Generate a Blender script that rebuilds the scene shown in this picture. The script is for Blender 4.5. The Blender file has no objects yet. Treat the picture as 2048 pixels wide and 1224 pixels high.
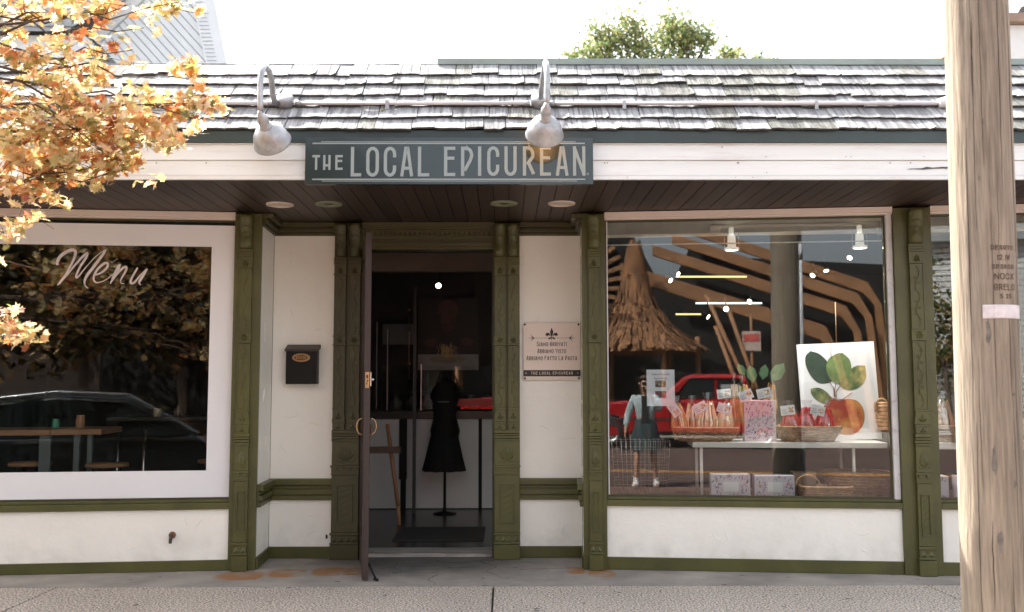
import bpy, bmesh, math, random
from mathutils import Vector, Matrix, noise
from math import sin, cos, pi, radians as RAD
random.seed(7)
sc = bpy.context.scene

# ------------------------------------------------------------------ camera
cam = bpy.data.cameras.new('camera')
camo = bpy.data.objects.new('camera', cam)
sc.collection.objects.link(camo)
pitch, yaw, roll = 0.0842, 0.0064, -0.0014
CAM = Vector((0, -7.308, 1.37))
F = Vector((sin(yaw)*cos(pitch), cos(yaw)*cos(pitch), sin(pitch)))
Rr = Vector((cos(yaw), -sin(yaw), 0)); Uu = Rr.cross(F)
R2 = Rr*cos(roll)+Uu*sin(roll); U2 = -Rr*sin(roll)+Uu*cos(roll)
m = Matrix((R2, U2, -F)).transposed().to_4x4(); m.translation = CAM
camo.matrix_world = m
cam.sensor_width = 36; cam.lens = 36*1907.98/2048
cam.clip_end = 3000; cam.clip_start = 0.05
cam.dof.use_dof = True; cam.dof.focus_distance = 6.9; cam.dof.aperture_fstop = 2.4
sc.camera = camo
sc.render.resolution_x = 1024; sc.render.resolution_y = 612
# ------------------------------------------------------------------ sky and sun
SUN = Vector((-0.44, 0.52, 0.82)).normalized()
w = bpy.data.worlds.new('World'); sc.world = w; w.use_nodes = True
nt = w.node_tree; bg = nt.nodes['Background']
sky = nt.nodes.new('ShaderNodeTexSky'); sky.sky_type = 'NISHITA'; sky.sun_disc = False
sky.sun_elevation = math.asin(SUN.z); sky.sun_rotation = math.atan2(SUN.x, SUN.y)
sky.dust_density = 5.0; sky.air_density = 1.0; sky.ozone_density = 1.0
hz = nt.nodes.new('ShaderNodeHueSaturation'); hz.inputs['Saturation'].default_value = .38      # thin bright haze
nt.links.new(sky.outputs[0], hz.inputs['Color']); nt.links.new(hz.outputs[0], bg.inputs[0]); bg.inputs[1].default_value = 0.15
sl = bpy.data.lights.new('sun', 'SUN'); sl.energy = 4.2; sl.angle = RAD(0.53); sl.color = (1, .95, .87)
so = bpy.data.objects.new('sun', sl); sc.collection.objects.link(so)
so.rotation_euler = SUN.to_track_quat('Z', 'Y').to_euler()
sc.view_settings.view_transform = 'Standard'; sc.view_settings.look = 'None'
sc.view_settings.exposure = 2.1; sc.view_settings.gamma = 1
sc.view_settings.use_curve_mapping = False

# ------------------------------------------------------------------ mesh helper
I4 = Matrix.Identity(4)
class MB:
    def __init__(s, M=I4): s.v = []; s.f = []; s.mi = []; s.M = M; s.m = 0; s.sm = []; s.smooth = False
    def add(s, vs, fs):
        o = len(s.v); s.v += [s.M @ Vector(v) for v in vs]
        for f in fs: s.f.append([o+i for i in f]); s.mi.append(s.m); s.sm.append(s.smooth)
        return s
    def box(s, x0, x1, y0, y1, z0, z1):
        vs = [(x, y, z) for z in (z0, z1) for y in (y0, y1) for x in (x0, x1)]
        return s.add(vs, [(0,2,3,1), (4,5,7,6), (0,1,5,4), (2,6,7,3), (0,4,6,2), (1,3,7,5)])
    def tube(s, pts, r, n=8, cap=True):
        pts = [Vector(p) for p in pts]; N = len(pts)
        rs = r if isinstance(r, (list, tuple)) else [r]*N
        t0 = (pts[1]-pts[0]).normalized()
        u = t0.orthogonal().normalized(); vs = []
        for i, p in enumerate(pts):
            a = pts[max(i-1, 0)]; b = pts[min(i+1, N-1)]; t = (b-a).normalized()
            u = (u - t*u.dot(t)).normalized(); w_ = t.cross(u)
            for k in range(n):
                an = 2*pi*k/n; vs.append(p+(u*cos(an)+w_*sin(an))*rs[i])
        fs = [(i*n+k, i*n+(k+1) % n, (i+1)*n+(k+1) % n, (i+1)*n+k) for i in range(N-1) for k in range(n)]
        sm = s.smooth; s.smooth = True; s.add(vs, fs); s.smooth = sm
        if cap:
            o = len(s.v)-N*n
            s.f.append([o+k for k in reversed(range(n))]); s.f.append([o+(N-1)*n+k for k in range(n)])
            s.mi += [s.m]*2; s.sm += [False]*2
        return s
    def lathe(s, prof, o=(0,0,0), ax=(0,0,1), n=24, cap=False):
        ax = Vector(ax).normalized(); u = ax.orthogonal().normalized(); w_ = ax.cross(u); o = Vector(o)
        vs = [o+ax*z+(u*cos(2*pi*k/n)+w_*sin(2*pi*k/n))*r for r, z in prof for k in range(n)]
        fs = [(i*n+k, i*n+(k+1) % n, (i+1)*n+(k+1) % n, (i+1)*n+k) for i in range(len(prof)-1) for k in range(n)]
        if cap: fs += [tuple(reversed(range(n))), tuple((len(prof)-1)*n+k for k in range(n))]
        sm = s.smooth; s.smooth = True; s.add(vs, fs); s.smooth = sm; return s
    def prism(s, poly, y0, y1):        # polygon in xz, extruded along y
        n = len(poly)
        vs = [(x, y0, z) for x, z in poly]+[(x, y1, z) for x, z in poly]
        fs = [tuple(range(n)), tuple(reversed(range(n, 2*n)))]
        fs += [(i, n+i, n+(i+1) % n, (i+1) % n) for i in range(n)]
        return s.add(vs, fs)
    def ribbon(s, pts, wd, y, th=.002, mapf=None):      # flat stroke in xz with mitred corners
        P = [Vector((a, b)) for a, b in pts]; N = len(P); closed = (P[0]-P[-1]).length < 1e-6
        if closed: P = P[:-1]; N -= 1
        ws = wd if isinstance(wd, (list, tuple)) else [wd]*N
        L = []; Rt = []
        for i, p in enumerate(P):
            a = P[i-1] if (i > 0 or closed) else None; b = P[(i+1) % N] if (i < N-1 or closed) else None
            d1 = (p-a).normalized() if a is not None else None; d2 = (b-p).normalized() if b is not None else None
            if d1 is None: d1 = d2
            if d2 is None: d2 = d1
            n1 = Vector((-d1.y, d1.x)); n2 = Vector((-d2.y, d2.x)); nn = n1+n2
            if nn.length < .3: nn = n1
            nn.normalize(); k = ws[i]/2/max(.45, nn.dot(n1))
            L.append(p+nn*k); Rt.append(p-nn*k)
        mp = mapf or (lambda x, z, yy: (x, yy, z))
        vs = []
        for i in range(N):
            for q, yy in ((L[i], y), (Rt[i], y), (L[i], y+th), (Rt[i], y+th)): vs.append(mp(q.x, q.y, yy))
        fs = []
        for i in range(N if closed else N-1):
            a = 4*i; b = 4*((i+1) % N)
            fs += [(a, b, b+1, a+1), (a+2, a+3, b+3, b+2), (a, a+2, b+2, b), (a+1, b+1, b+3, a+3)]
        if not closed: fs += [(0, 1, 3, 2), (4*N-4, 4*N-2, 4*N-1, 4*N-3)]
        return s.add(vs, fs)
ORG = {}                                # world position of each object's origin
def mesh(name, mb, mats):
    me = bpy.data.meshes.new(name)
    me.from_pydata([tuple(v) for v in mb.v], [], mb.f)
    for mt in (mats if isinstance(mats, (list, tuple)) else [mats]): me.materials.append(mt)
    for p, i, q in zip(me.polygons, mb.mi, mb.sm): p.material_index = i; p.use_smooth = q
    me.update(); return me
def link(name, data, parent=None, loc=None):
    o = bpy.data.objects.new(name, data); sc.collection.objects.link(o)
    return o
def obj(name, mb, mats, parent=None, bevel=0, origin=None):
    """one mesh object; vertices are given in world coordinates"""
    n = len(mb.v)
    if origin is None:
        xs = [v.x for v in mb.v]; ys = [v.y for v in mb.v]; zs = [v.z for v in mb.v]
        origin = Vector(((min(xs)+max(xs))/2, (min(ys)+max(ys))/2, min(zs)))
    origin = Vector(origin)
    mb.v = [v-origin for v in mb.v]
    o = link(name, mesh(name, mb, mats)); ORG[o] = origin
    if parent: o.parent = parent; o.location = origin-ORG[parent]
    else: o.location = origin
    if bevel:
        b = o.modifiers.new('bevel', 'BEVEL'); b.width = bevel; b.segments = 2; b.limit_method = 'ANGLE'
        b.harden_normals = False
    return o
def put(name, me, M, parent):           # a piece that shares mesh data
    o = link(name, me); ORG[o] = M.translation.copy(); o.parent = parent
    o.matrix_local = Matrix.Translation(-ORG[parent]) @ M
    return o
def tag(o, label=None, cat=None, group=None, kind=None):
    if label: o['label'] = label
    if cat: o['category'] = cat
    if group: o['group'] = group
    if kind: o['kind'] = kind
    return o
def thing(name, loc, label, cat, group=None):
    o = link(name, None); o.empty_display_size = .1; o.location = loc; ORG[o] = Vector(loc)
    return tag(o, label, cat, group)
def copy_tree(o, off, label=None):
    def rec(q, par):
        c = q.copy(); sc.collection.objects.link(c); c.parent = par; ORG[c] = ORG[q]+Vector(off)
        for ch in [x for x in list(sc.objects) if x.parent == q]: rec(ch, c)
        return c
    c = rec(o, None); c.location = o.location+Vector(off)
    if label: c['label'] = label
    return c

# ------------------------------------------------------------------ materials
def lin(h):
    c = [int(h[i:i+2], 16)/255 for i in (0, 2, 4)]
    return tuple(x/12.92 if x < .04045 else ((x+.055)/1.055)**2.4 for x in c)
def mat(name, col, rough=.6, var=.12, vs=3.0, bump=0, bs=30, metal=0, spec=.5, coat=0, stretch=(1,1,1), col2=None, cs=2.0, cmix=.5, perobj=0, trans=0, grain=0, emit=None, es=0, sheen=0):
    m = bpy.data.materials.new(name); m.use_nodes = True; t = m.node_tree; N = t.nodes; Lk = t.links.new
    b = N['Principled BSDF']; b.inputs['Roughness'].default_value = rough; b.inputs['Metallic'].default_value = metal
    b.inputs['Specular IOR Level'].default_value = spec; b.inputs['Coat Weight'].default_value = coat
    tc = N.new('ShaderNodeTexCoord'); mp = N.new('ShaderNodeMapping'); mp.inputs['Scale'].default_value = stretch
    g = N.new('ShaderNodeNewGeometry')
    Lk(g.outputs['Position'] if not perobj else tc.outputs['Object'], mp.inputs[0])
    vec = mp.outputs[0]
    if perobj:
        oi = N.new('ShaderNodeObjectInfo'); ad = N.new('ShaderNodeVectorMath'); ad.operation = 'MULTIPLY_ADD'
        cb = N.new('ShaderNodeCombineXYZ'); 
        for i in range(3): Lk(oi.outputs['Random'], cb.inputs[i])
        ad.inputs[1].default_value = (37, 53, 71); Lk(cb.outputs[0], ad.inputs[0]); Lk(vec, ad.inputs[2]); vec = ad.outputs[0]
    def nz(sc_, det=4, ro=.55):
        n = N.new('ShaderNodeTexNoise'); n.inputs['Scale'].default_value = sc_; n.inputs['Detail'].default_value = det
        n.inputs['Roughness'].default_value = ro; Lk(vec, n.inputs['Vector']); return n.outputs['Fac']
    base = N.new('ShaderNodeRGB'); base.outputs[0].default_value = (*col, 1); c = base.outputs[0]
    def mixc(fac, a, bcol, bt='MIX', f=None):
        x = N.new('ShaderNodeMix'); x.data_type = 'RGBA'; x.blend_type = bt
        if fac is not None: Lk(fac, x.inputs['Factor'])
        else: x.inputs['Factor'].default_value = f
        Lk(a, x.inputs['A'])
        if isinstance(bcol, tuple): x.inputs['B'].default_value = (*bcol, 1)
        else: Lk(bcol, x.inputs['B'])
        return x.outputs['Result']
    if col2:
        r = N.new('ShaderNodeMapRange'); r.inputs['From Min'].default_value = cmix-.12; r.inputs['From Max'].default_value = cmix+.12
        Lk(nz(cs, 6, .65), r.inputs[0]); c = mixc(r.outputs[0], c, col2)
    if var:
        r = N.new('ShaderNodeMapRange'); r.inputs['From Min'].default_value = .3; r.inputs['From Max'].default_value = .7
        r.inputs['To Min'].default_value = 1-var; r.inputs['To Max'].default_value = 1+var
        Lk(nz(vs, 5), r.inputs[0]); c = mixc(None, c, r.outputs[0], 'MULTIPLY', 1.0)
    if grain:
        r = N.new('ShaderNodeMapRange'); r.inputs['From Min'].default_value = .3; r.inputs['From Max'].default_value = .7
        r.inputs['To Min'].default_value = 1-grain; r.inputs['To Max'].default_value = 1+grain
        Lk(nz(bs, 3, .7), r.inputs[0]); c = mixc(None, c, r.outputs[0], 'MULTIPLY', 1.0)
    if perobj:
        r = N.new('ShaderNodeMapRange'); r.inputs['To Min'].default_value = 1-perobj; r.inputs['To Max'].default_value = 1+perobj
        Lk(oi.outputs['Random'], r.inputs[0]); c = mixc(None, c, r.outputs[0], 'MULTIPLY', 1.0)
    Lk(c, b.inputs['Base Color'])
    if bump:
        bp = N.new('ShaderNodeBump'); bp.inputs['Strength'].default_value = 1; bp.inputs['Distance'].default_value = bump
        Lk(nz(bs, 4, .6), bp.inputs['Height']); Lk(bp.outputs[0], b.inputs['Normal'])
    if emit: b.inputs['Emission Color'].default_value = (*emit, 1); b.inputs['Emission Strength'].default_value = es
    if trans:
        tr = N.new('ShaderNodeBsdfTranslucent'); Lk(c, tr.inputs[0]); mx = N.new('ShaderNodeMixShader'); mx.inputs[0].default_value = trans
        Lk(b.outputs[0], mx.inputs[1]); Lk(tr.outputs[0], mx.inputs[2]); Lk(mx.outputs[0], N['Material Output'].inputs[0])
    m['c'] = 0
    return m
def glassmat(name, ior=1.75, tint=(.93,.96,.95), rough=0.0):
    m = bpy.data.materials.new(name); m.use_nodes = True; t = m.node_tree; N = t.nodes; N.clear()
    o = N.new('ShaderNodeOutputMaterial'); mx = N.new('ShaderNodeMixShader'); a = N.new('ShaderNodeBsdfTransparent')
    g = N.new('ShaderNodeBsdfGlossy'); f = N.new('ShaderNodeFresnel'); f.inputs[0].default_value = ior
    a.inputs[0].default_value = (*tint, 1); g.inputs['Roughness'].default_value = rough; g.inputs[0].default_value = (1,1,1,1)
    t.links.new(f.outputs[0], mx.inputs[0]); t.links.new(a.outputs[0], mx.inputs[1]); t.links.new(g.outputs[0], mx.inputs[2])
    t.links.new(mx.outputs[0], o.inputs[0]); return m
def leafmat(name, stops, trans=.45, island=True):
    m = bpy.data.materials.new(name); m.use_nodes = True; t = m.node_tree; N = t.nodes; Lk = t.links.new
    b = N['Principled BSDF']; b.inputs['Roughness'].default_value = .55; b.inputs['Specular IOR Level'].default_value = .3
    r = N.new('ShaderNodeValToRGB'); 
    while len(r.color_ramp.elements) < len(stops): r.color_ramp.elements.new(.5)
    for e, (p, c) in zip(r.color_ramp.elements, stops): e.position = p; e.color = (*c, 1)
    if island: Lk(N.new('ShaderNodeNewGeometry').outputs['Random Per Island'], r.inputs[0])
    else: Lk(N.new('ShaderNodeObjectInfo').outputs['Random'], r.inputs[0])
    g = N.new('ShaderNodeNewGeometry'); n = N.new('ShaderNodeTexNoise'); n.inputs['Scale'].default_value = 45; Lk(g.outputs['Position'], n.inputs['Vector'])
    hs = N.new('ShaderNodeHueSaturation'); mr = N.new('ShaderNodeMapRange'); mr.inputs['From Min'].default_value=.3; mr.inputs['From Max'].default_value=.7
    mr.inputs['To Min'].default_value=.46; mr.inputs['To Max'].default_value=.53; Lk(n.outputs['Fac'], mr.inputs[0]); Lk(mr.outputs[0], hs.inputs['Hue']); Lk(r.outputs[0], hs.inputs['Color'])
    Lk(hs.outputs[0], b.inputs['Base Color'])
    tr = N.new('ShaderNodeBsdfTranslucent'); Lk(hs.outputs[0], tr.inputs[0]); mx = N.new('ShaderNodeMixShader'); mx.inputs[0].default_value = trans
    Lk(b.outputs[0], mx.inputs[1]); Lk(tr.outputs[0], mx.inputs[2]); Lk(mx.outputs[0], N['Material Output'].inputs[0]); return m

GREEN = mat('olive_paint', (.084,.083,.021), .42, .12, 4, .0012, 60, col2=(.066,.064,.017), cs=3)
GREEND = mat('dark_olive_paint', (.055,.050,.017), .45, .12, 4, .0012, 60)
STUCCO = mat('white_stucco', (.85,.82,.75), .75, .04, 1.3, .006, 9, spec=.3)
CREAM = mat('cream_siding', (.76,.775,.755), .5, .05, 2.5, .001, 30, stretch=(.3,1,3), col2=(.66,.60,.56), cs=6, cmix=.66)
FASC = mat('dark_teal_paint', (.03,.052,.055), .4, .15, 4, .001, 40)
HEAD = mat('cream_header', (.72,.62,.55), .5, .04, 2)
SOFF = mat('brown_stained_plank', (.036,.022,.016), .48, .25, 3, .0015, 25, stretch=(1,.15,1), perobj=.25)
DARK = mat('dark_void', (.012,.012,.011), .8, .1, 3)
GLASS = glassmat('window_glass', 1.55)
GLASSL = glassmat('dining_window_glass', 1.45)
GLASSD = glassmat('door_glass', 1.5)
FILM = mat('white_vinyl', (.77,.77,.79), .5, .02, 1)
SHIN = mat('weathered_shake', (.30,.30,.305), .85, .30, 7, .007, 45, stretch=(1,.22,1), col2=(.08,.08,.08), cs=8, cmix=.60, perobj=.22, grain=.22, spec=.2)
SHINM = mat('mossy_shake', (.22,.22,.205), .9, .3, 8, .006, 40, stretch=(1,.3,1), col2=(.07,.07,.055), cs=12, cmix=.56, perobj=.2, grain=.3, spec=.2)
BUTT = mat('shade_darkened_end_grain', (.06,.06,.055), .95, .4, 20)  # weathered end grain, darkened further to paint in the shaded gap under each butt
CAPM = mat('grey_green_metal', (.26,.32,.29), .5, .15, 3)
GALV = mat('galvanised_metal', (.40,.40,.405), .40, .22, 9, .0008, 60, metal=.6, col2=(.30,.29,.28), cs=22, cmix=.6)
PIPE = mat('painted_conduit', (.60,.58,.57), .45, .1, 6)
SIGN = mat('sign_panel', (.020,.032,.033), .12, .1, 2, coat=.2, spec=.45)
LETT = mat('sign_lettering', (.27,.315,.305), .4, .04, 2)
DOOR = mat('brown_door_paint', (.036,.020,.015), .55, .2, 8, .001, 40, stretch=(1,1,.2))
BRASS = mat('aged_brass', (.42,.27,.14), .35, .2, 30, metal=.9)
STEEL = mat('bright_steel', (.6,.6,.6), .25, .05, 5, metal=1)
BLACK = mat('black_metal', (.008,.008,.008), .45, .1, 6, spec=.25)
PLAQ = mat('cream_plaque', (.74,.63,.55), .3, .02, 1)
INK = mat('black_ink', (.02,.015,.012), .5, 0)
WHITE = mat('white_paint', (.78,.77,.76), .5, .03, 2)
RUST = mat('rusty_iron', (.22,.09,.05), .8, .4, 30, .002, 90)
SIDE = mat('grey_clapboard', (.70,.73,.73), .6, .04, 2)
SIDET = mat('pale_trim', (.76,.78,.79), .6, .04, 2)
ROOF2 = mat('grey_roof_shingle', (.36,.38,.39), .8, .15, 5, grain=.2)
WOODP = mat('pole_wood', (.30,.245,.185), .85, .20, 6, .008, 60, stretch=(1,1,.05), col2=(.20,.168,.135), cs=7, cmix=.56, grain=.32, spec=.15)
CONC = mat('plain_concrete', (.37,.33,.29), .85, .18, 2.0, .0015, 90, col2=(.26,.24,.215), cs=1.7, cmix=.52, grain=.15, spec=.25)
AGG = mat('aggregate_concrete', (.46,.40,.34), .9, .12, 1.0, .006, 75, grain=1.3, spec=.25)
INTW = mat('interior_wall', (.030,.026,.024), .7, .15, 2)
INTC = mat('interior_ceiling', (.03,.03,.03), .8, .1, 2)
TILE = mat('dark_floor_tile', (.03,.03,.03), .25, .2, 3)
LWOOD = mat('oak_wood', (.34,.17,.085), .5, .25, 6, .001, 40, stretch=(.2,1,1))
WICK = mat('wicker', (.27,.15,.08), .7, .35, 25)
WICKL = mat('pale_wicker', (.42,.25,.14), .7, .35, 25)
LAMPW = mat('lit_lamp_face', (.9,.85,.7), .5, 0, emit=(1,.88,.70), es=4)
BULB = mat('orange_bulb', (.9,.5,.2), .3, 0, emit=(1,.50,.18), es=7)
STRIPW = mat('lit_warm_strip', (.9,.6,.3), .5, 0, emit=(1,.60,.25), es=.45)
STRIPC = mat('lit_cool_strip', (.8,.85,.85), .5, 0, emit=(.75,.9,.92), es=.6)
# ------------------------------------------------------------------ wall frames (x to the right along the wall, y inwards)
aL, aR, xL, xR, YB, YF = .1028, .1084, -2.0734, .7608, .504, -1.150
ML = Matrix.Translation((xL, 0, 0)) @ Matrix.Rotation(aL, 4, 'Z')
MR = Matrix.Translation((xR, 0, 0)) @ Matrix.Rotation(-aR, 4, 'Z')
MC = Matrix.Translation((0, YB, 0))
def frame(a, b):
    d = Vector((b[0]-a[0], b[1]-a[1], 0)); an = math.atan2(d.y, d.x)
    return Matrix.Translation((a[0], a[1], 0)) @ Matrix.Rotation(an, 4, 'Z'), d.length

# ------------------------------------------------------------------ ground
def struct(name, mb, m, **k): return tag(obj(name, mb, m, **k), name.replace('_', ' '), None, None, 'structure')
def st(name, mb, m, label):
    o = obj(name, mb, m); o['label'] = label; o['kind'] = 'structure'; return o
st('ground', MB().box(-900, 900, -900, 900, -.6, -.26), mat('earth', (.10,.10,.08), .9, .2, .1), 'flat ground stretching away around the street')
ROADM = mat('reddish_asphalt', (.105,.066,.056), .8, .2, .6, .003, 50, grain=.3)
st('road', MB().box(-120, 120, -18.9, -3.63, -.259, -.2), ROADM, 'reddish brick coloured street in front of the shop')
st('road_marking', MB().box(-120, 120, -10.78, -10.68, -.2, -.1955).box(-120, 120, -10.58, -10.48, -.2, -.1955), mat('yellow_road_paint', (.55,.27,.06), .7, .2, 3), 'double yellow line along the middle of the street')
st('kerb', MB().box(-120, 120, -3.63, -3.47, -.25, -.002), CONC, 'concrete kerb at the edge of the shop pavement')
st('far_pavement', MB().box(-120, 120, -27, -18.9, -.25, -.06), CONC, 'concrete pavement on the far side of the street')
walk = link('sidewalk', None); ORG[walk] = Vector((0, 0, 0)); walk['kind'] = 'structure'; walk['label'] = 'concrete sidewalk in front of the shop'
obj('bedding', MB().box(-120, 120, -3.46, .56, -.25, -.012), mat('joint_dirt', (.02,.018,.015), .9, .2, 8), walk)
# smooth strip next to the shop, with rusty stains and cracks
def stain_concrete():
    m = CONC.copy(); m.name = 'stained_concrete'; t = m.node_tree; N = t.nodes; Lk = t.links.new
    b = N['Principled BSDF']; src = b.inputs['Base Color'].links[0].from_socket
    g = N.new('ShaderNodeNewGeometry'); sep = N.new('ShaderNodeSeparateXYZ'); Lk(g.outputs['Position'], sep.inputs[0])
    def M_(op, a, bb=None, c=None):
        q = N.new('ShaderNodeMath'); q.operation = op; q.use_clamp = False
        for i, z in enumerate((a, bb, c)):
            if z is None: continue
            if isinstance(z, (int, float)): q.inputs[i].default_value = z
            else: Lk(z, q.inputs[i])
        return q.outputs[0]
    n = N.new('ShaderNodeTexNoise'); n.inputs['Scale'].default_value = 5; n.inputs['Detail'].default_value = 6; Lk(g.outputs['Position'], n.inputs['Vector'])
    tot = None
    for (cx, cy, rx, ry) in ((-1.93,-.22,.17,.15), (-1.62,-.12,.13,.16), (-1.32,-.05,.12,.17), (-1.12,-.06,.10,.14), (.70,-.15,.10,.14), (.52,-.05,.07,.13)):
        dx = M_('DIVIDE', M_('SUBTRACT', sep.outputs[0], cx), rx); dy = M_('DIVIDE', M_('SUBTRACT', sep.outputs[1], cy), ry)
        d = M_('SQRT', M_('ADD', M_('POWER', M_('ABSOLUTE', dx), 3.0), M_('POWER', M_('ABSOLUTE', dy), 3.0)))
        v = M_('SUBTRACT', 1.25, d); tot = v if tot is None else M_('MAXIMUM', tot, v)
    f = M_('MULTIPLY', M_('MINIMUM', M_('MAXIMUM', M_('MULTIPLY', tot, 2.0), 0), 1), M_('MINIMUM', M_('MAXIMUM', M_('MULTIPLY_ADD', n.outputs['Fac'], 5, -1.5), 0.1), 1))
    mx = N.new('ShaderNodeMix'); mx.data_type = 'RGBA'; Lk(M_('MULTIPLY', f, .95), mx.inputs['Factor']); Lk(src, mx.inputs['A']); mx.inputs['B'].default_value = (.33,.165,.07,1)
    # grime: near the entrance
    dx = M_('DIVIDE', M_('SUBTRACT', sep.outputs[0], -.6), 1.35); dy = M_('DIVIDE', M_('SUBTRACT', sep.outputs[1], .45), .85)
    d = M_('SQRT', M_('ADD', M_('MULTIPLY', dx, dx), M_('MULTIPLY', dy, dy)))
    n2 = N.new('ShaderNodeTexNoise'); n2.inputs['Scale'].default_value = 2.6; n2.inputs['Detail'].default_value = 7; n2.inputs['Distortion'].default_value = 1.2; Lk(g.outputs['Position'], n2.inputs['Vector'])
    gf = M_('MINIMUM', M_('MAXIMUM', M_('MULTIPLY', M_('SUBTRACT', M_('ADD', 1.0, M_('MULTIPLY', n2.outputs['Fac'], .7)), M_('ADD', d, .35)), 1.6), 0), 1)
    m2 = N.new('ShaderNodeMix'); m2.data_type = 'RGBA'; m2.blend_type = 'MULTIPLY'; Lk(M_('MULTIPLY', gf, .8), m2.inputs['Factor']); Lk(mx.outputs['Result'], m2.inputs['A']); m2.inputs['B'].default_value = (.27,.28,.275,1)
    Lk(m2.outputs['Result'], b.inputs['Base Color']); return m
CONS = stain_concrete()
obj('slab', MB().box(-1.0, .3, -.594, .56, -.1, 0).box(-6.13, -1.0, -.594, .56, -.1, 0).box(.3, 6.5, -.594, .56, -.1, 0), CONS, walk)
for i in range(-2, 4):
    x = -.087+i*3.0
    obj('slab', MB().box(x+.006, x+2.994, -3.46, -.602, -.1, 0.0), AGG, walk, bevel=.006)
ck = MB()
rnd = random.Random(5)
def crack(x, y, a, L, w_):
    pts = [(x, y)]
    for i in range(int(L/.035)):
        a += rnd.uniform(-.55, .55); x += cos(a)*.035; y += sin(a)*.035
        if y > .52 or y < -.58: break
        pts.append((x, y))
    if len(pts) > 2:
        ck.ribbon(pts, [w_*(1-i/len(pts)*.7) for i in range(len(pts))], 0, .001, lambda X, Z, y_: (X, Z, .0012 if y_ > 0 else .0004))
for c in ((-.55,.4,-1.6,.95,.007), (-.50,.1,-.4,.7,.006), (-.5,-.1,-2.6,.5,.005), (-.2,.3,-1.3,.8,.005), (-.85,.3,-1.2,.5,.005), (.1,.0,-.2,.5,.004), (-.5,-.2,-1.5,.4,.006)):
    crack(*c)
obj('crack', ck, mat('crack_dirt', (.035,.032,.03), .9, .1), walk)['kind'] = 'stuff'
gum = MB()
for i in range(90):
    x = rnd.uniform(-3.2, 3.2); y = rnd.uniform(-1.6, .35); a = rnd.uniform(0, 6); r = rnd.uniform(.003, .014)
    if y > -.02 and not (-1.85 < x < .55): continue
    n = 7; gum.add([(x+cos(2*pi*k/n)*r*rnd.uniform(.9, 2.2), y+sin(2*pi*k/n)*r*rnd.uniform(.6, 1), .0015) for k in range(n)], [tuple(range(n))])
obj('gum_spot', gum, mat('gum_grime', (.04,.035,.033), .9, .2), walk)['kind'] = 'stuff'

# ------------------------------------------------------------------ shop building
shop = thing('shop_building', (0, .6, 0), 'single storey shop with olive trim, white stucco and a shake roof', 'building')
def part(name, mb, m, parent=shop, **k): return obj(name, mb, m, parent, **k)
# interior shell
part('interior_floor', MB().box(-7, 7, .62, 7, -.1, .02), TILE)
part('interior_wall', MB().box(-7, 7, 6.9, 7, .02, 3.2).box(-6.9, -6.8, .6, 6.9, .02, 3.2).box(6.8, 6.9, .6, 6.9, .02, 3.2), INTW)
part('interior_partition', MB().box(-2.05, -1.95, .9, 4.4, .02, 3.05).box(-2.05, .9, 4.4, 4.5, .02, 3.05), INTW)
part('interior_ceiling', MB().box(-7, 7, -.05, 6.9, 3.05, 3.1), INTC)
part('bulkhead', MB().box(-1.94, .9, 2.0, 2.1, 2.5, 2.68), mat('bulkhead_paint', (.17,.12,.09), .7, .1))
part('flat_roof', MB().box(-7, 7.2, -.35, 7.1, 3.62, 3.70), DARK)
part('side_wall', MB().box(-7.1, -7.0, -.5, 7.1, 0, 3.66).box(7.0, 7.1, -.5, 7.1, 0, 3.66).box(-7, 7, 7.0, 7.1, 0, 3.66), STUCCO)

# splash dirt low on the stucco
t_ = STUCCO.node_tree; N_ = t_.nodes; b_ = N_['Principled BSDF']; src_ = b_.inputs['Base Color'].links[0].from_socket
g_ = N_.new('ShaderNodeNewGeometry'); sp_ = N_.new('ShaderNodeSeparateXYZ'); t_.links.new(g_.outputs['Position'], sp_.inputs[0])
nz1 = N_.new('ShaderNodeTexNoise'); nz1.inputs['Scale'].default_value = 7; nz1.inputs['Detail'].default_value = 8; t_.links.new(g_.outputs['Position'], nz1.inputs['Vector'])
mr1 = N_.new('ShaderNodeMapRange'); mr1.inputs['From Min'].default_value = .30; mr1.inputs['From Max'].default_value = .06; t_.links.new(sp_.outputs[2], mr1.inputs[0])
mm1 = N_.new('ShaderNodeMath'); mm1.operation = 'MULTIPLY'; t_.links.new(mr1.outputs[0], mm1.inputs[0])
mr2 = N_.new('ShaderNodeMapRange'); mr2.inputs['From Min'].default_value = .42; mr2.inputs['From Max'].default_value = .75; mr2.inputs['To Max'].default_value = .4; t_.links.new(nz1.outputs['Fac'], mr2.inputs[0]); t_.links.new(mr2.outputs[0], mm1.inputs[1])
mx1 = N_.new('ShaderNodeMix'); mx1.data_type = 'RGBA'; t_.links.new(mm1.outputs[0], mx1.inputs['Factor']); t_.links.new(src_, mx1.inputs['A']); mx1.inputs['B'].default_value = (.38,.33,.27,1); t_.links.new(mx1.outputs['Result'], b_.inputs['Base Color'])
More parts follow.
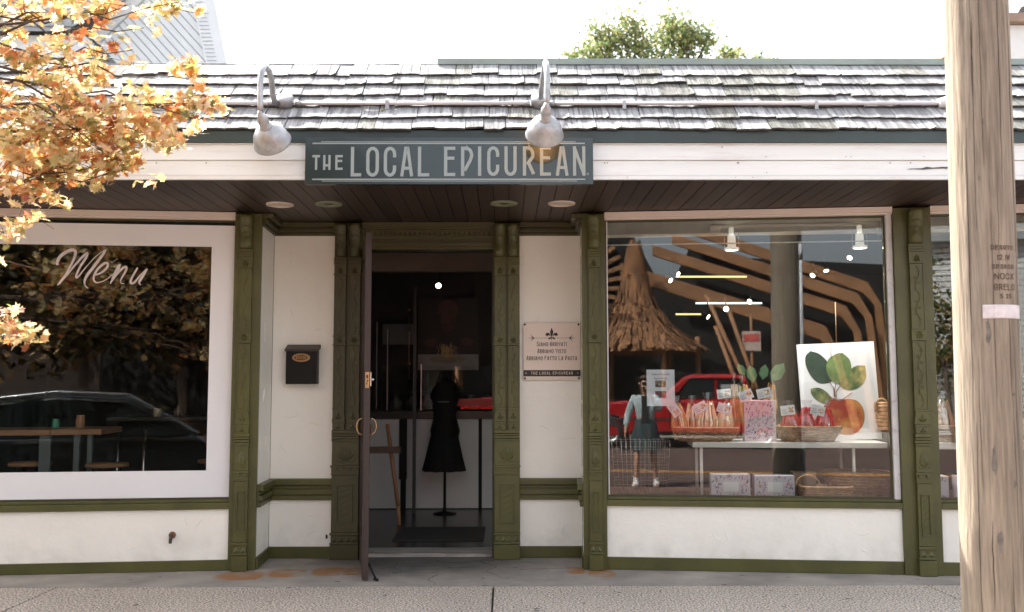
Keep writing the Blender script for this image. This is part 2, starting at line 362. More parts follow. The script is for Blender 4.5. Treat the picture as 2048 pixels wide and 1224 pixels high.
# stucco panels with hand-troweled relief
def stucco_panel(M, x0, x1, z0, z1, seed, y=0):
    nx = max(2, int((x1-x0)/.035)); nz = max(2, int((z1-z0)/.035)); mb = MB(M); vs = []
    for j in range(nz+1):
        for i in range(nx+1):
            x = x0+(x1-x0)*i/nx; z = z0+(z1-z0)*j/nz
            p = Vector((x*3.1+seed*9, z*3.1, seed)); h = noise.noise(p)*.005+noise.noise(p*3.7)*.003
            e = min(1, min(i, nx-i, j, nz-j)/1.0); vs.append((x, y-h*e, z))
    fs = [(j*(nx+1)+i, j*(nx+1)+i+1, (j+1)*(nx+1)+i+1, (j+1)*(nx+1)+i) for j in range(nz) for i in range(nx)]
    mb.smooth = True; mb.add(vs, fs); mb.smooth = False
    mb.box(x0, x1, y+.006, y+.1, z0, z1)
    # trowel ridges
    rr = random.Random(seed)
    for k in range(int((x1-x0)*(z1-z0)*14)):
        cx = rr.uniform(x0+.1, x1-.1) if x1-x0 > .25 else (x0+x1)/2; cz = rr.uniform(z0+.06, z1-.06); a = rr.uniform(0, pi); L = rr.uniform(.03, .11); b = rr.uniform(-.8, .8)
        pts = []
        for q in range(7):
            t = q/6-.5; pts.append((cx+cos(a+b*t)*L*t*1.2, y-.0005, cz+sin(a+b*t)*L*t*1.2))
        if all(x0+.01 < p[0] < x1-.01 and z0+.01 < p[2] < z1-.01 for p in pts): mb.tube(pts, [.0002, .003, .0042, .0042, .0038, .0025, .0002], 5, cap=False)
    return part('stucco_panel', mb, STUCCO)
def rail(M, x0, x1, name='chair_rail', m=GREEN, z0=.46, z1=.632):
    h = z1-z0; mb = MB(M)
    mb.box(x0, x1, -.012, .05, z0, z1)
    for a, b, d in ((0, .22, .028), (.26, .50, .034), (.56, .66, .022), (.72, .98, .045)): mb.box(x0-.0005, x1+.0005, -d, -.01, z0+h*a+.001, z0+h*b)
    return part(name, mb, m, bevel=.003)
def board(name, M, x0, x1, z0, z1, d, m, back=.05, **k): return part(name, MB(M).box(x0, x1, -d, back, z0, z1), m, **k)
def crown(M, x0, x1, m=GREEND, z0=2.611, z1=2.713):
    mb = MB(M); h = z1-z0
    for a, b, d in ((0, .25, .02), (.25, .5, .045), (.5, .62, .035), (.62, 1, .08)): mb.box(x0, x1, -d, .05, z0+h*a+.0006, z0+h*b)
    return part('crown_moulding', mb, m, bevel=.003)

# front walls L and R
def front(M, x0, x1, seed, z_base, z_sill0, z_sill1, z_head0):
    stucco_panel(M, x0, x1, z_base, z_sill0, seed)
    board('skirting_board', M, x0, x1, 0.001, z_base, .012, GREEN, .1, bevel=.003)
    mb = MB(M).box(x0, x1, -.03, .15, z_sill0, z_sill1).box(x0, x1, .0, .15, z_sill1, z_sill1+.022)
    part('window_sill', mb, GREEN, bevel=.004)
    mb = MB(M).box(x0, x1, -.025, .12, z_head0+.012, 2.712).box(x0, x1, -.012, .12, z_head0, z_head0+.011)
    part('window_header', mb, HEAD, bevel=.002)
def window(M, x0, x1, z0, z1, label, edge='none', frm=None):
    mb = MB(M)
    t = .012
    mb.box(x0, x0+t, .03, .07, z0, z1).box(x1-t, x1, .03, .07, z0, z1).box(x0+t, x1-t, .03, .07, z0, z0+t).box(x0+t, x1-t, .03, .07, z1-t, z1)
    wn = part('window', mb, frm or GREEND); wn['label'] = label
    obj('glass_pane', MB(M).box(x0+t, x1-t, .045, .051, z0+t, z1-t), GLASSL if M is ML else GLASS, wn)
    return wn
front(ML, -4.6, -.012, 11, .08, .455, .502, 2.656)
winL = window(ML, -4.55, -.012, .525, 2.654, 'large window with white vinyl border')
front(MR, .003, 2.153, 12, .094, .474, .518, 2.656)
winR = window(MR, .003, 2.108, .54, 2.655, 'large display window with goods behind it')
front(MR, 2.425, 5.6, 13, .094, .474, .518, 2.656)
winR2 = window(MR, 2.425, 5.6, .54, 2.655, 'display window beyond the utility pole')
obj('inner_frame', MB(MR).box(2.108, 2.150, .0, .07, .54, 2.655), mat('chipped_white_paint', (.62,.60,.58), .6, .1, 5, col2=(.32,.28,.25), cs=14, cmix=.66), winR)
obj('inner_frame', MB(MR).box(.016, .024, .03, .06, .552, 2.655), WHITE, winR)
obj('transom_bar', MB(MR).box(.015, 2.096, .056, .066, 2.462, 2.470), mat('thin_bar', (.55,.56,.55), .4, .05), winR)
# vinyl border on the left window
fy = .040
v = MB(ML).box(-4.5, -.017, fy, fy+.003, 2.45, 2.617).box(-4.5, -.017, fy, fy+.003, .539, .739).box(-.198, -.017, fy, fy+.003, .739, 2.45)
obj('vinyl_border', v, FILM, winL)

# ------------------------------------------------------------------ carved pilasters
def vine(mb, x, z0, z1, y, w_, rr):
    n = max(6, int((z1-z0)/.018)); pts = []
    for i in range(n+1):
        t = i/n; pts.append((x+sin(t*(z1-z0)/.09*pi)*w_*.5, y, z0+(z1-z0)*t))
    mb.tube(pts, .0035, 5, cap=False)
    for i in range(1, int((z1-z0)/.045)):
        z = z0+i*.045; s = 1 if i % 2 else -1
        mb.add([(x, y-.002, z), (x+s*w_*.75, y-.001, z+.004), (x+s*w_*.65, y-.007, z+.02), (x+s*w_*.2, y-.006, z+.022)], [(0,1,2,3)])
def fan(mb, x, z, y, w_, h, n=5):
    for k in range(n):
        a = (k/(n-1)-.5)*1.9; L = h*(1-.25*abs(a)); dx, dz = sin(a), cos(a)
        tip = (x+dx*L*w_/h*1.0, y-.004, z+dz*L); px, pz = -dz, dx; q = L*.16
        mid = (x+dx*L*.55*w_/h, z+dz*L*.55)
        mb.add([(x, y, z), (mid[0]+px*q, y-.001, mid[1]+pz*q), tip, (mid[0]-px*q, y-.001, mid[1]-pz*q), (mid[0], y-.010, mid[1])],
               [(0,1,4), (1,2,4), (2,3,4), (3,0,4)])
def pilaster(M, b0, b1, shafts, label, m=GREEN, top=2.70, d0=.03, lower=None, parts=True):
    """b0,b1 backing board; shafts: list of (x0,x1) raised columns; lower: (x0,x1) for the single panel below"""
    pl = part('pilaster', MB(M).box(b0, b1, -d0, .05, .001, top), m, bevel=.003); pl['label'] = label
    lo = lower or shafts[0]; rr = random.Random(3)
    def o(name, mb, bevel=.003): return obj(name, mb, m, pl, bevel=bevel)
    x0, x1 = lo; cx = (x0+x1)/2; D = d0+.035
    o('plinth', MB(M).box(x0-.006, x1+.006, -D-.014, -d0+.001, .002, .115))
    mb = MB(M).box(x0, x1, -D-.004, -d0+.001, .116, .205)
    mb.box(x0-.008, x1+.008, -D-.016, -D, .119, .135).box(x0-.008, x1+.008, -D-.016, -D, .192, .212)
    n = max(2, int((x1-x0)/.045))
    for k in range(n):
        a = x0+(x1-x0)*k/n; b = x0+(x1-x0)*(k+1)/n
        mb.add([(a+.004, -D-.004, .14), (b-.004, -D-.004, .14), ((a+b)/2, -D-.004, .185), ((a+b)/2, -D-.014, .152)], [(0,1,3), (1,2,3), (2,0,3)])
    o('zigzag_moulding', mb)
    # lower panel with a recessed field
    mb = MB(M).box(x0, x1, -D, -d0+.001, .213, .665)
    px0 = x0+(x1-x0)*.2; px1 = x1-(x1-x0)*.2
    for a, b, c, d in ((px0, px1, .578, .588), (px0, px1, .285, .300), (px0, px0+.008, .30, .578), (px1-.008, px1, .30, .578)): mb.box(a, b, -D-.010, -D+.001, c, d)
    for k in range(5):
        z = .33+k*.048; mb.tube([(px0+.014, -D-.001, z), (px1-.014, -D-.001, z+.045)], .0025, 4, cap=False)
    o('lower_panel', mb)
    # half-round dentils
    mb = MB(M).box(x0-.003, x1+.003, -D-.004, -d0+.001, .666, .742).box(x0-.01, x1+.01, -D-.018, -D, .727, .742).box(x0-.006, x1+.006, -D-.010, -D, .668, .676)
    n = 2 if x1-x0 < .15 else 4
    for k in range(n):
        c = x0+(x1-x0)*(k+.5)/n; r = (x1-x0)/n*.36
        mb.prism([(c+r*cos(a), .725+r*1.25*sin(a)) for a in [pi+i*pi/8 for i in range(9)]], -D-.016, -D-.003)
    o('dentil_band', mb, 0)
    # leaf panel
    mb = MB(M).box(x0, x1, -D-.002, -d0+.001, .743, .935); mb.smooth = False
    fan(mb, cx, .775, -D-.002, (x1-x0)*.52, .13, 7)
    for s in (-1, 1): mb.tube([(cx, -D-.003, .775), (cx+s*(x1-x0)*.25, -D-.004, .765), (cx+s*(x1-x0)*.40, -D-.004, .80)], [.004, .003, .001], 5, cap=False)
    o('leaf_panel', mb, 0)
    mb = MB(M)
    for z, zz, d in ((.936, .952, .014), (.955, .975, .008), (.978, .992, .018), (.995, 1.022, .010)): mb.box(x0-.004, x1+.004, -D-d, -d0+.001, z, zz)
    o('moulding', mb)
    for (sx0, sx1) in shafts:
        c = (sx0+sx1)/2; hw = (sx1-sx0)/2
        mb = MB(M)
        mb.prism([(sx0+.006, 1.024), (sx1-.006, 1.024), (sx1-.002, 1.075), (sx0+.002, 1.075)], -D-.004, -d0+.001)
        mb.box(sx0, sx1, -D-.012, -d0+.001, 1.076, 1.088)
        mb.prism([(sx0-.004, 1.090), (sx1+.004, 1.090), (sx1-.008, 1.185), (sx0+.008, 1.185)], -D-.006, -d0+.001)
        fan(mb, c, 1.03, -D-.004, hw*.8, .038, 3); fan(mb, c, 1.105, -D-.006, hw*.85, .065, 3)
        mb.box(sx0, sx1, -D-.012, -d0+.001, 1.186, 1.20)
        o('tulip_base', mb, 0)
        mb = MB(M).box(sx0+.012, sx1-.012, -D+.006, -d0+.001, 1.201, 1.70).box(sx0+.012, sx1-.012, -D+.006, -d0+.001, 1.785, 2.275)
        mb.box(sx0+.004, sx0+.012, -D, -d0+.001, 1.201, 1.70).box(sx1-.012, sx1-.004, -D, -d0+.001, 1.201, 1.70)
        mb.box(sx0+.004, sx0+.012, -D, -d0+.001, 1.785, 2.275).box(sx1-.012, sx1-.004, -D, -d0+.001, 1.785, 2.275)
        vine(mb, c, 1.215, 1.69, -D+.004, hw*.55, rr); vine(mb, c, 1.80, 2.26, -D+.004, hw*.55, rr)
        o('carved_shaft', mb, 0)
        mb = MB(M).box(sx0, sx1, -D-.004, -d0+.001, 1.703, 1.783).box(sx0-.005, sx1+.005, -D-.012, -D, 1.703, 1.713).box(sx0-.005, sx1+.005, -D-.012, -D, 1.774, 1.783)
        for k in range(8):
            a = k*pi/4; q = hw*.62
            mb.add([(c, -D-.004, 1.744), (c+cos(a-.3)*q*.7, -D-.004, 1.744+sin(a-.3)*q*.7), (c+cos(a)*q, -D-.006, 1.744+sin(a)*q), (c+cos(a+.3)*q*.7, -D-.004, 1.744+sin(a+.3)*q*.7), (c+cos(a)*q*.5, -D-.011, 1.744+sin(a)*q*.5)], [(0,1,4), (1,2,4), (2,3,4), (3,0,4)])
        o('rosette_block', mb, 0)
        mb = MB(M).box(sx0, sx1, -D-.004, -d0+.001, 2.277, 2.36)
        fan(mb, c, 2.285, -D-.004, hw*.8, .06, 5)
        for k in range(3): mb.box(sx0-.004, sx1+.004, -D-.012, -D, 2.363+k*.020, 2.377+k*.020)
        mb.box(sx0, sx1, -D, -d0+.001, 2.361, 2.423).box(sx0-.005, sx1+.005, -D-.010, -D, 2.277, 2.286)
        o('neck_block', mb, 0)
        # scrolled bracket
        mb = MB(M); prof = []
        for i in range(13):
            t = i/12; z = 2.425+(top-.02-2.425)*t; prof.append((z, .012+.060*t**1.5+.010*sin(t*pi*3)))
        w_ = hw*.9
        vs = []
        for z, d in prof: vs += [(c-w_, -d0-d-.02, z), (c, -d0-d-.032, z), (c+w_, -d0-d-.02, z), (c+w_, -d0+.001, z), (c-w_, -d0+.001, z)]
        fs = []
        for i in range(12):
            for k in range(5): fs.append((i*5+k, i*5+(k+1) % 5, (i+1)*5+(k+1) % 5, (i+1)*5+k))
        fs += [(4,3,2,1,0), (60,61,62,63,64)]
        mb.smooth = True; mb.add(vs, fs); mb.smooth = False
        for s in (-1, 1): mb.lathe([(.003,-.004), (.018,-.003), (.020,.004), (.016,.006)], (c+s*w_, -d0-.075, top-.055), (s, 0, 0), 12, True)
        for k in range(4):
            z = 2.45+k*.045; mb.tube([(c-w_*.8, -d0-.03-.012*k, z), (c, -d0-.046-.012*k, z+.012), (c+w_*.8, -d0-.03-.012*k, z)], .003, 5, cap=False)
        o('scroll_bracket', mb, 0)
    return pl
pilaster(ML, -.012, .189, [(.028, .130)], 'carved pilaster between the white bordered window and the entrance recess')
pilaster(MR, -.175, .003, [(-.125, -.034)], 'carved pilaster between the entrance recess and the display window')
pilaster(MR, 2.153, 2.425, [(2.248, 2.356)], 'carved pilaster right of the display window')
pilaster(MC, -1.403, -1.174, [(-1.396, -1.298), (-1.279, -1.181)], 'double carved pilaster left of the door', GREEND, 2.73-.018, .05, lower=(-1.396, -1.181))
pilaster(MC, -.097, .112, [(-.092, -.002), (.015, .105)], 'double carved pilaster right of the door', GREEN, 2.73-.018, .05, lower=(-.092, .105))

# recess back wall and returns
cornL = ML @ Vector((.189, 0, 0)); cornR = MR @ Vector((-.175, 0, 0))
FL, lenL = frame((cornL.x, cornL.y+.003), (-1.911, YB)); FR, lenR = frame((.618, YB), (cornR.x, cornR.y+.003))
for M, a, b, sd in ((MC, -1.908, -1.403, 21), (MC, .112, .615, 22)):
    stucco_panel(M, a, b, .632, 2.611, sd); stucco_panel(M, a, b, .091, .46, sd+5)
    rail(M, a, b); board('skirting_board', M, a, b, .001, .091, .014, GREEN, .09, bevel=.003); crown(M, a, b)
for M, Ln, sd in ((FL, lenL, 31), (FR, lenR, 32)):
    stucco_panel(M, 0.003, Ln-.003, .632, 2.611, sd); stucco_panel(M, 0.003, Ln-.003, .091, .46, sd+5)
    rail(M, 0.003, Ln-.004); board('skirting_board', M, .003, Ln-.016, .001, .090, .013, GREEN, .085, bevel=.003); crown(M, .003, Ln-.006)
# door frame
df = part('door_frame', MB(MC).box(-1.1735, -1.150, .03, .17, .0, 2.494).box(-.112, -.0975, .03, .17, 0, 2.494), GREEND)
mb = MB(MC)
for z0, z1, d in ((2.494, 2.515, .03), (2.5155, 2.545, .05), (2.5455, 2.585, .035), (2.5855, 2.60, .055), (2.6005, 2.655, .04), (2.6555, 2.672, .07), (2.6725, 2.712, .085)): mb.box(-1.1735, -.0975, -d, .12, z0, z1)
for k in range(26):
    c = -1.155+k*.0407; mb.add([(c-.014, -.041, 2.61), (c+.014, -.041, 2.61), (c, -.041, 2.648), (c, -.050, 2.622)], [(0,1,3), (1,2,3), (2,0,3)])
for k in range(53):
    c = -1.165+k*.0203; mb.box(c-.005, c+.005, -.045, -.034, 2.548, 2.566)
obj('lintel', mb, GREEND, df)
obj('threshold', MB(MC).box(-1.149, -.113, .03, .30, .001, .032), CONC, df)
mb = MB(MC); mb.ribbon([(-1.149+i*.074, .0+.004*sin(i*1.7)+(.012 if 4 < i < 9 else 0)) for i in range(15)], .007, 0, .003, lambda x, z, y_: (x, .02+z, .034+y_))
obj('metal_strip', mb, STEEL, df)
# ------------------------------------------------------------------ door leaf, open towards the street
hx, hy, ex, ey = -1.160, .50, -.995, -.44
MD, DL = frame((hx, hy), (ex, ey))
MDr = MD.copy()
door = thing('shop_door', (hx, hy, 0), 'brown glazed shop door standing open edge-on to the street', 'door')
mb = MB(MD).box(0, .11, -.022, .022, .012, 2.488).box(DL-.11, DL, -.022, .022, .012, 2.488).box(.11, DL-.11, -.021, .021, .012, .26).box(.11, DL-.11, -.021, .021, 2.37, 2.488)
obj('door_leaf', mb, DOOR, door, bevel=.002)
obj('glass_pane', MB(MD).box(.111, DL-.111, -.004, .004, .261, 2.369), GLASSD, door)
lk = obj('lock', MB(MD).box(DL-.002, DL+.003, -.014, .014, 1.36, 1.475), BRASS, door)
obj('bolt', MB(MD).box(DL+.003, DL+.006, -.006, .006, 1.43, 1.455).box(DL+.003, DL+.006, -.006, .002, 1.385, 1.40).box(DL+.003, DL+.006, -.002, .007, 1.405, 1.42), BLACK, lk)
obj('thumb_turn', MB(MD).box(DL-.075, DL-.03, .023, .030, 1.375, 1.475).tube([(DL-.05, .03, 1.42), (DL-.05, .05, 1.425)], .012), STEEL, lk)
for s in (-1, 1):
    mb = MB(MD); pts = []
    for i in range(13):
        a = -pi/2+pi*i/12; pts.append((DL-.055, s*(.022+.047*cos(a)**.7 if abs(cos(a)) > 1e-6 else .022), 1.085+.058*sin(a)))
    mb.tube(pts, .0055, 8)
    obj('handle', mb, BRASS, door)
mb = MB(MD).tube([(DL-.03, .024, .125), (DL+.0, .05, .07), (DL+.02, .075, .022)], .007).tube([(DL+.012, .06, .02), (DL+.026, .092, .014)], .010)
obj('kick_stand', mb, BLACK, door)

# ------------------------------------------------------------------ soffit, fascia
sof = part('soffit', MB().box(-6.9, 6.9, YF+.02, .05, 2.742, 2.76).box(-2.2, 1.0, .05, .60, 2.742, 2.76), DARK)
pw, gap = .1085, .005
plm = mesh('soffit_plank', MB().box(-(pw-gap)/2, (pw-gap)/2, YF+.012, .58, 0, .018), SOFF)
plm2 = mesh('soffit_plank', MB().box(-(pw-gap)/2, (pw-gap)/2, YF+.012, .10, 0, .018), SOFF)
i = 0
x = -6.0
while x < 6.4:
    me = plm if -2.0 < x < .75 else plm2
    put('soffit_plank', me, Matrix.Translation((x, 0, 2.7165+random.uniform(0, .0015))), sof); x += pw
RIM = mat('cream_light_trim', (.55,.46,.38), .5, .02); RIMG = mat('olive_light_trim', (.16,.17,.10), .5, .03)
for X, Y, a in ((-1.672, -.324, 0), (-1.306, -.343, 1), (-.014, -.362, 1), (.411, -.362, 0)):
    mb = MB().lathe([(.030 if a else .078, .004), (.04 if a else .082, -.006), (.085, -.012), (.099, -.008), (.102, .002)], (X, Y, 2.716), (0, 0, 1), 28)
    tr = obj('recessed_light', mb, RIMG if a else RIM, sof)
    tr['label'] = 'olive ring downlight' if a else 'cream disc downlight'
    obj('lens', MB().lathe([(.0005, -.002), (.04 if a else .085, -.002)], (X, Y, 2.716), (0, 0, 1), 20), DARK if a else RIM, tr)
fas = part('fascia', MB().box(-6.9, 6.9, YF+.003, YF+.018, 2.7435, 3.04), DARK)
obj('siding_board', MB().prism([(YF, 2.744), (YF-.016, 2.745), (YF-.004, 2.845), (YF+.003, 2.845)], 0, 1), CREAM, fas) if False else None
def clap(z0, z1, t0, t1, m, name):
    mb = MB(); vs = []
    for X in (-6.9, 6.9): vs += [(X, YF+.002, z0), (X, YF-t0, z0), (X, YF-t1, z1), (X, YF+.002, z1)]
    mb.add(vs, [(0,1,2,3), (7,6,5,4), (0,4,5,1), (1,5,6,2), (2,6,7,3), (3,7,4,0)]); return obj(name, mb, m, fas)
clap(2.7175, 2.7435, .022, .022, CREAM, 'trim_board')
clap(2.7465, 2.8465, .016, .005, CREAM, 'siding_board')
clap(2.8490, 2.9500, .016, .005, CREAM, 'siding_board')
clap(2.9520, 2.9610, .012, .012, CREAM, 'trim_board')
clap(2.9630, 3.0400, .030, .034, FASC, 'eave_board')
mb = MB()
mb.prism([(2.63,2.785), (2.68,2.788), (2.74,2.784), (2.80,2.79), (2.86,2.792), (2.98,2.790), (2.99,2.801), (2.86,2.802), (2.80,2.797), (2.76,2.803), (2.73,2.793), (2.66,2.791)], YF-.0165, YF-.013)
obj('peeled_paint', mb, mat('peeled_grey', (.08,.09,.09), .8, .2), fas)
mb = MB()
for k in range(60):
    X = random.uniform(-4, 5); z = random.choice((2.765, 2.83, 2.87, 2.935, 2.73)); r = .0025
    mb.box(X-r, X+r, YF-.0225 if z < 2.744 else YF-.0145, YF-.005, z-r, z+r)
obj('nail_head', mb, mat('nail', (.10,.06,.05), .7, 0), fas)['kind'] = 'stuff'

# ------------------------------------------------------------------ shake roof
SL = RAD(45); O_ = Vector((0, -1.178, 3.036))
su = Vector((0, cos(SL), sin(SL))); sn = Vector((0, -sin(SL), cos(SL)))
roof = part('roof', MB().add([(-6.9, -1.14, 3.041), (6.9, -1.14, 3.041), (6.9, -.46, 3.705), (-6.9, -.46, 3.705), (-6.9, -.35, 3.705), (6.9, -.35, 3.705), (-6.9, -.35, 3.041), (6.9, -.35, 3.041)],
    [(0,1,2,3), (3,2,5,4), (0,6,7,1), (6,4,5,7), (0,3,4,6), (1,7,5,2)]), DARK)
butts = [-.015, .125, .290, .440, .603, .745]
shm = []
for vi in range(6):
    rr = random.Random(40+vi); nx, ny = 4, 3; L = .26; top = []; bot = []
    edge = [rr.uniform(-.004, .004) for _ in range(nx+1)]; lift = [abs(rr.gauss(0, .005)) for _ in range(nx+1)]
    for j in range(ny+1):
        t = j/ny
        for i in range(nx+1):
            x = (i/nx-.5); y = L*t+(edge[i] if j == 0 else 0)
            wv = lift[i]*(1-t)**2
            bz = .014*(1-t)+wv
            top.append((x, y, bz+.011*(1-t)+.004)); bot.append((x, y, bz+.001))
    n = len(top); fs = []
    q = lambda i, j, o: o+j*(nx+1)+i
    for j in range(ny):
        for i in range(nx):
            fs.append((q(i,j,0), q(i+1,j,0), q(i+1,j+1,0), q(i,j+1,0))); 
    nb = len(fs)
    for i in range(nx): fs.append((q(i,0,n), q(i+1,0,n), q(i+1,0,0), q(i,0,0)))
    for j in range(ny): fs.append((q(0,j,0), q(0,j+1,0), q(0,j+1,n), q(0,j,n))); fs.append((q(nx,j,n), q(nx,j+1,n), q(nx,j+1,0), q(nx,j,0)))
    for i in range(nx): fs.append((q(i+1,0,n), q(i,0,n), q(i,1,n), q(i+1,1,n)))
    pr = []
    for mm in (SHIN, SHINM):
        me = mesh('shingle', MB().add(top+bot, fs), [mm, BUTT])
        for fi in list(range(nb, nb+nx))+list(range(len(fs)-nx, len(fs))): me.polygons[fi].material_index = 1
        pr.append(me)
    shm.append(pr)
base = Matrix(((1,0,0,0), (0,su.y,sn.y,0), (0,su.z,sn.z,0), (0,0,0,1)))
rr = random.Random(9); cnt = 0; far = [MB(), MB()]
cands = []
for ci, s in enumerate(butts):
    x = -5.6-rr.uniform(0, .2)
    while x < 6.0:
        wd = rr.choice((.11, .15, .18, .21, .24))+rr.uniform(-.015, .02)
        cands.append((x+wd/2, wd, ci, s)); x += wd
cands.sort(key=lambda c: abs(c[0]-.1))
for k, (cx, wd, ci, s) in enumerate(cands):
    mossy = 1 if rr.random() < (.05+.55*math.exp(-((cx-1.75)/.45)**2)*(1 if ci < 5 else .4) + .4*max(0, min(1, (cx-2.6)))) else 0
    s2 = s+rr.gauss(0, .006)
    if rr.random() < .03: s2 += .03
    Mx = Matrix.Translation(O_+su*s2+Vector((cx, 0, 0))+sn*rr.uniform(0, .004)) @ base @ Matrix.Rotation(rr.gauss(0, .012), 4, 'Z') @ Matrix.Diagonal((wd-.004, 1 if ci < 5 else .80, 1, 1))
    me = shm[rr.randrange(6)][mossy]
    if k < 298: put('shingle', me, Mx, roof)
    else: far[mossy].M = Mx; [far[mossy].__setattr__('m', 0), far[mossy].add([v.co for v in me.vertices], [tuple(p.vertices) for p in me.polygons])]; far[mossy].mi[-len(me.polygons):] = [p.material_index for p in me.polygons]
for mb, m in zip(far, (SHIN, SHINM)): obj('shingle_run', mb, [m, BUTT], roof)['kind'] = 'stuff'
obj('ridge_cap', MB().box(-.50, 6.9, -.52, -.33, 3.728, 3.756).box(-.50, 6.9, -.523, -.518, 3.712, 3.757), CAPM, roof)
obj('ridge_board', MB().box(-6.9, -.50, -.47, -.35, 3.705, 3.735), SHIN, roof)
# ------------------------------------------------------------------ stroke lettering (unit box glyphs: width 1, height 1)
def arc(cx, cy, rx, ry, a0, a1, n=7): return [(cx+rx*cos(RAD(a0+(a1-a0)*i/n)), cy+ry*sin(RAD(a0+(a1-a0)*i/n))) for i in range(n+1)]
Rt_ = .30      # vertical radius of round letters
GL = {
 'T': [[(0,1),(1,1)], [(.5,1),(.5,0)]],
 'H': [[(0,0),(0,1)], [(1,0),(1,1)], [(0,.5),(1,.5)]],
 'h': [[(0,1),(0,0)], [(1,1),(1,0)], [(0,.27),(1,.27)]],
 'E': [[(1,1),(0,1),(0,0),(1,0)], [(0,.62),(.9,.62)]],
 'F': [[(1,1),(0,1),(0,0)], [(0,.58),(.85,.58)]],
 'L': [[(0,1),(0,0),(1,0)]],
 'O': [arc(.5,.78,.5,.22,0,180)+arc(.5,.22,.5,.22,180,360)+[(1,.78)]],
 'C': [[(1,.72)]+arc(.5,.78,.5,.22,0,180)+arc(.5,.22,.5,.22,180,360)+[(1,.30)]],
 'G': [[(1,.75)]+arc(.5,.78,.5,.22,0,180)+arc(.5,.22,.5,.22,180,360)+[(1,.46),(.55,.46)]],
 'A': [[(0,0),(.40,1),(.60,1),(1,0)], [(.14,.25),(.86,.25)]],
 'P': [[(0,0),(0,1),(.4,1)]+arc(.4,.72,.6,.28,90,0)+[(.86,.55),(.30,.20)]],
 'p': [[(0,0),(0,1),(.45,1)]+arc(.45,.74,.55,.26,90,-90)+[(0,.48)]],
 'I': [[(.5,0),(.5,1)]],
 'U': [[(0,1)]+arc(.5,.22,.5,.22,180,360)+[(1,1)]],
 'R': [[(0,0),(0,1),(.4,1)]+arc(.4,.73,.52,.27,90,-15)+[(.40,.42)], [(.42,.44),(1,0)]],
 'N': [[(0,0),(0,1)], [(0,1),(1,0)], [(1,0),(1,1)]],
 'M': [[(0,0),(0,1),(.5,.35),(1,1),(1,0)]],
 'V': [[(0,1),(.5,0),(1,1)]],
 'W': [[(0,1),(.25,0),(.5,.7),(.75,0),(1,1)]],
 'S': [[(1,.80)]+arc(.5,.76,.5,.24,20,180)+[(.08,.6),(.92,.4)]+arc(.5,.24,.5,.24,0,-160)],
 'B': [[(0,0),(0,1),(.5,1)]+arc(.5,.76,.42,.24,90,-90)+[(0,.52)], [(.5,.52)]+arc(.5,.26,.5,.26,90,-90)+[(0,0)]],
 'D': [[(0,0),(0,1),(.5,1)]+arc(.5,.7,.5,.3,90,0)+arc(.5,.3,.5,.3,0,-90)+[(0,0)]],
 'K': [[(0,0),(0,1)], [(1,1),(0,.45)], [(.3,.6),(1,0)]],
 'X': [[(0,0),(1,1)], [(0,1),(1,0)]],
 '1': [[(.2,.8),(.5,1),(.5,0)]],
 '2': [arc(.5,.75,.5,.25,170,-20)+[(0,0),(1,0)]],
 '5': [[(.95,1),(.1,1),(.05,.55),(.5,.6)]+arc(.45,.3,.5,.3,80,-150)],
 '0': [arc(.5,.78,.5,.22,0,180)+arc(.5,.22,.5,.22,180,360)+[(1,.78)]],
}
def glyph(mb, ch, x, z, w_, h, sw, y, th=.002, mapf=None):
    for i, p in enumerate(GL[ch]):
        q = [(x+sw/2+a*(w_-sw), z+sw/2+b*(h-sw)) for a, b in p]; dg_ = ch in 'NRVMWXK' and i > 0 and len(p) == 2 and p[0][0] != p[1][0]
        # butt ends: extend to the box edge
        if abs(q[0][0]-q[-1][0]) > 1e-6 or abs(q[0][1]-q[-1][1]) > 1e-6:
            if not dg_:
                a, b = Vector(q[0]), Vector(q[1]); d = (a-b).normalized()*sw/2; q[0] = tuple(a+d)
                a, b = Vector(q[-1]), Vector(q[-2]); d = (a-b).normalized()*sw/2; q[-1] = tuple(a+d)
        mb.ribbon(q, sw, y-.0003*i, th, mapf)
def text_line(mb, s, cx, z, h, y, cw, sw, gapw, small=None, mapf=None):
    """centred line of stroke capitals; lower-case letters are drawn as small capitals"""
    seq = []; x = 0
    for ch in s:
        if ch == ' ': x += cw*.75; continue
        hh = h if (ch.isupper() or ch.isdigit() or small is None) else h*small
        ww = cw*(.35 if ch.upper() == 'I' or ch == '1' else 1.25 if ch.upper() in 'MW' else 1)*(1 if hh == h else .95)
        seq.append((ch.upper(), x, ww, hh)); x += ww+gapw
    x -= gapw
    for ch, a, ww, hh in seq: glyph(mb, ch, cx-x/2+a, z, ww, hh, sw, y, .0012, mapf)

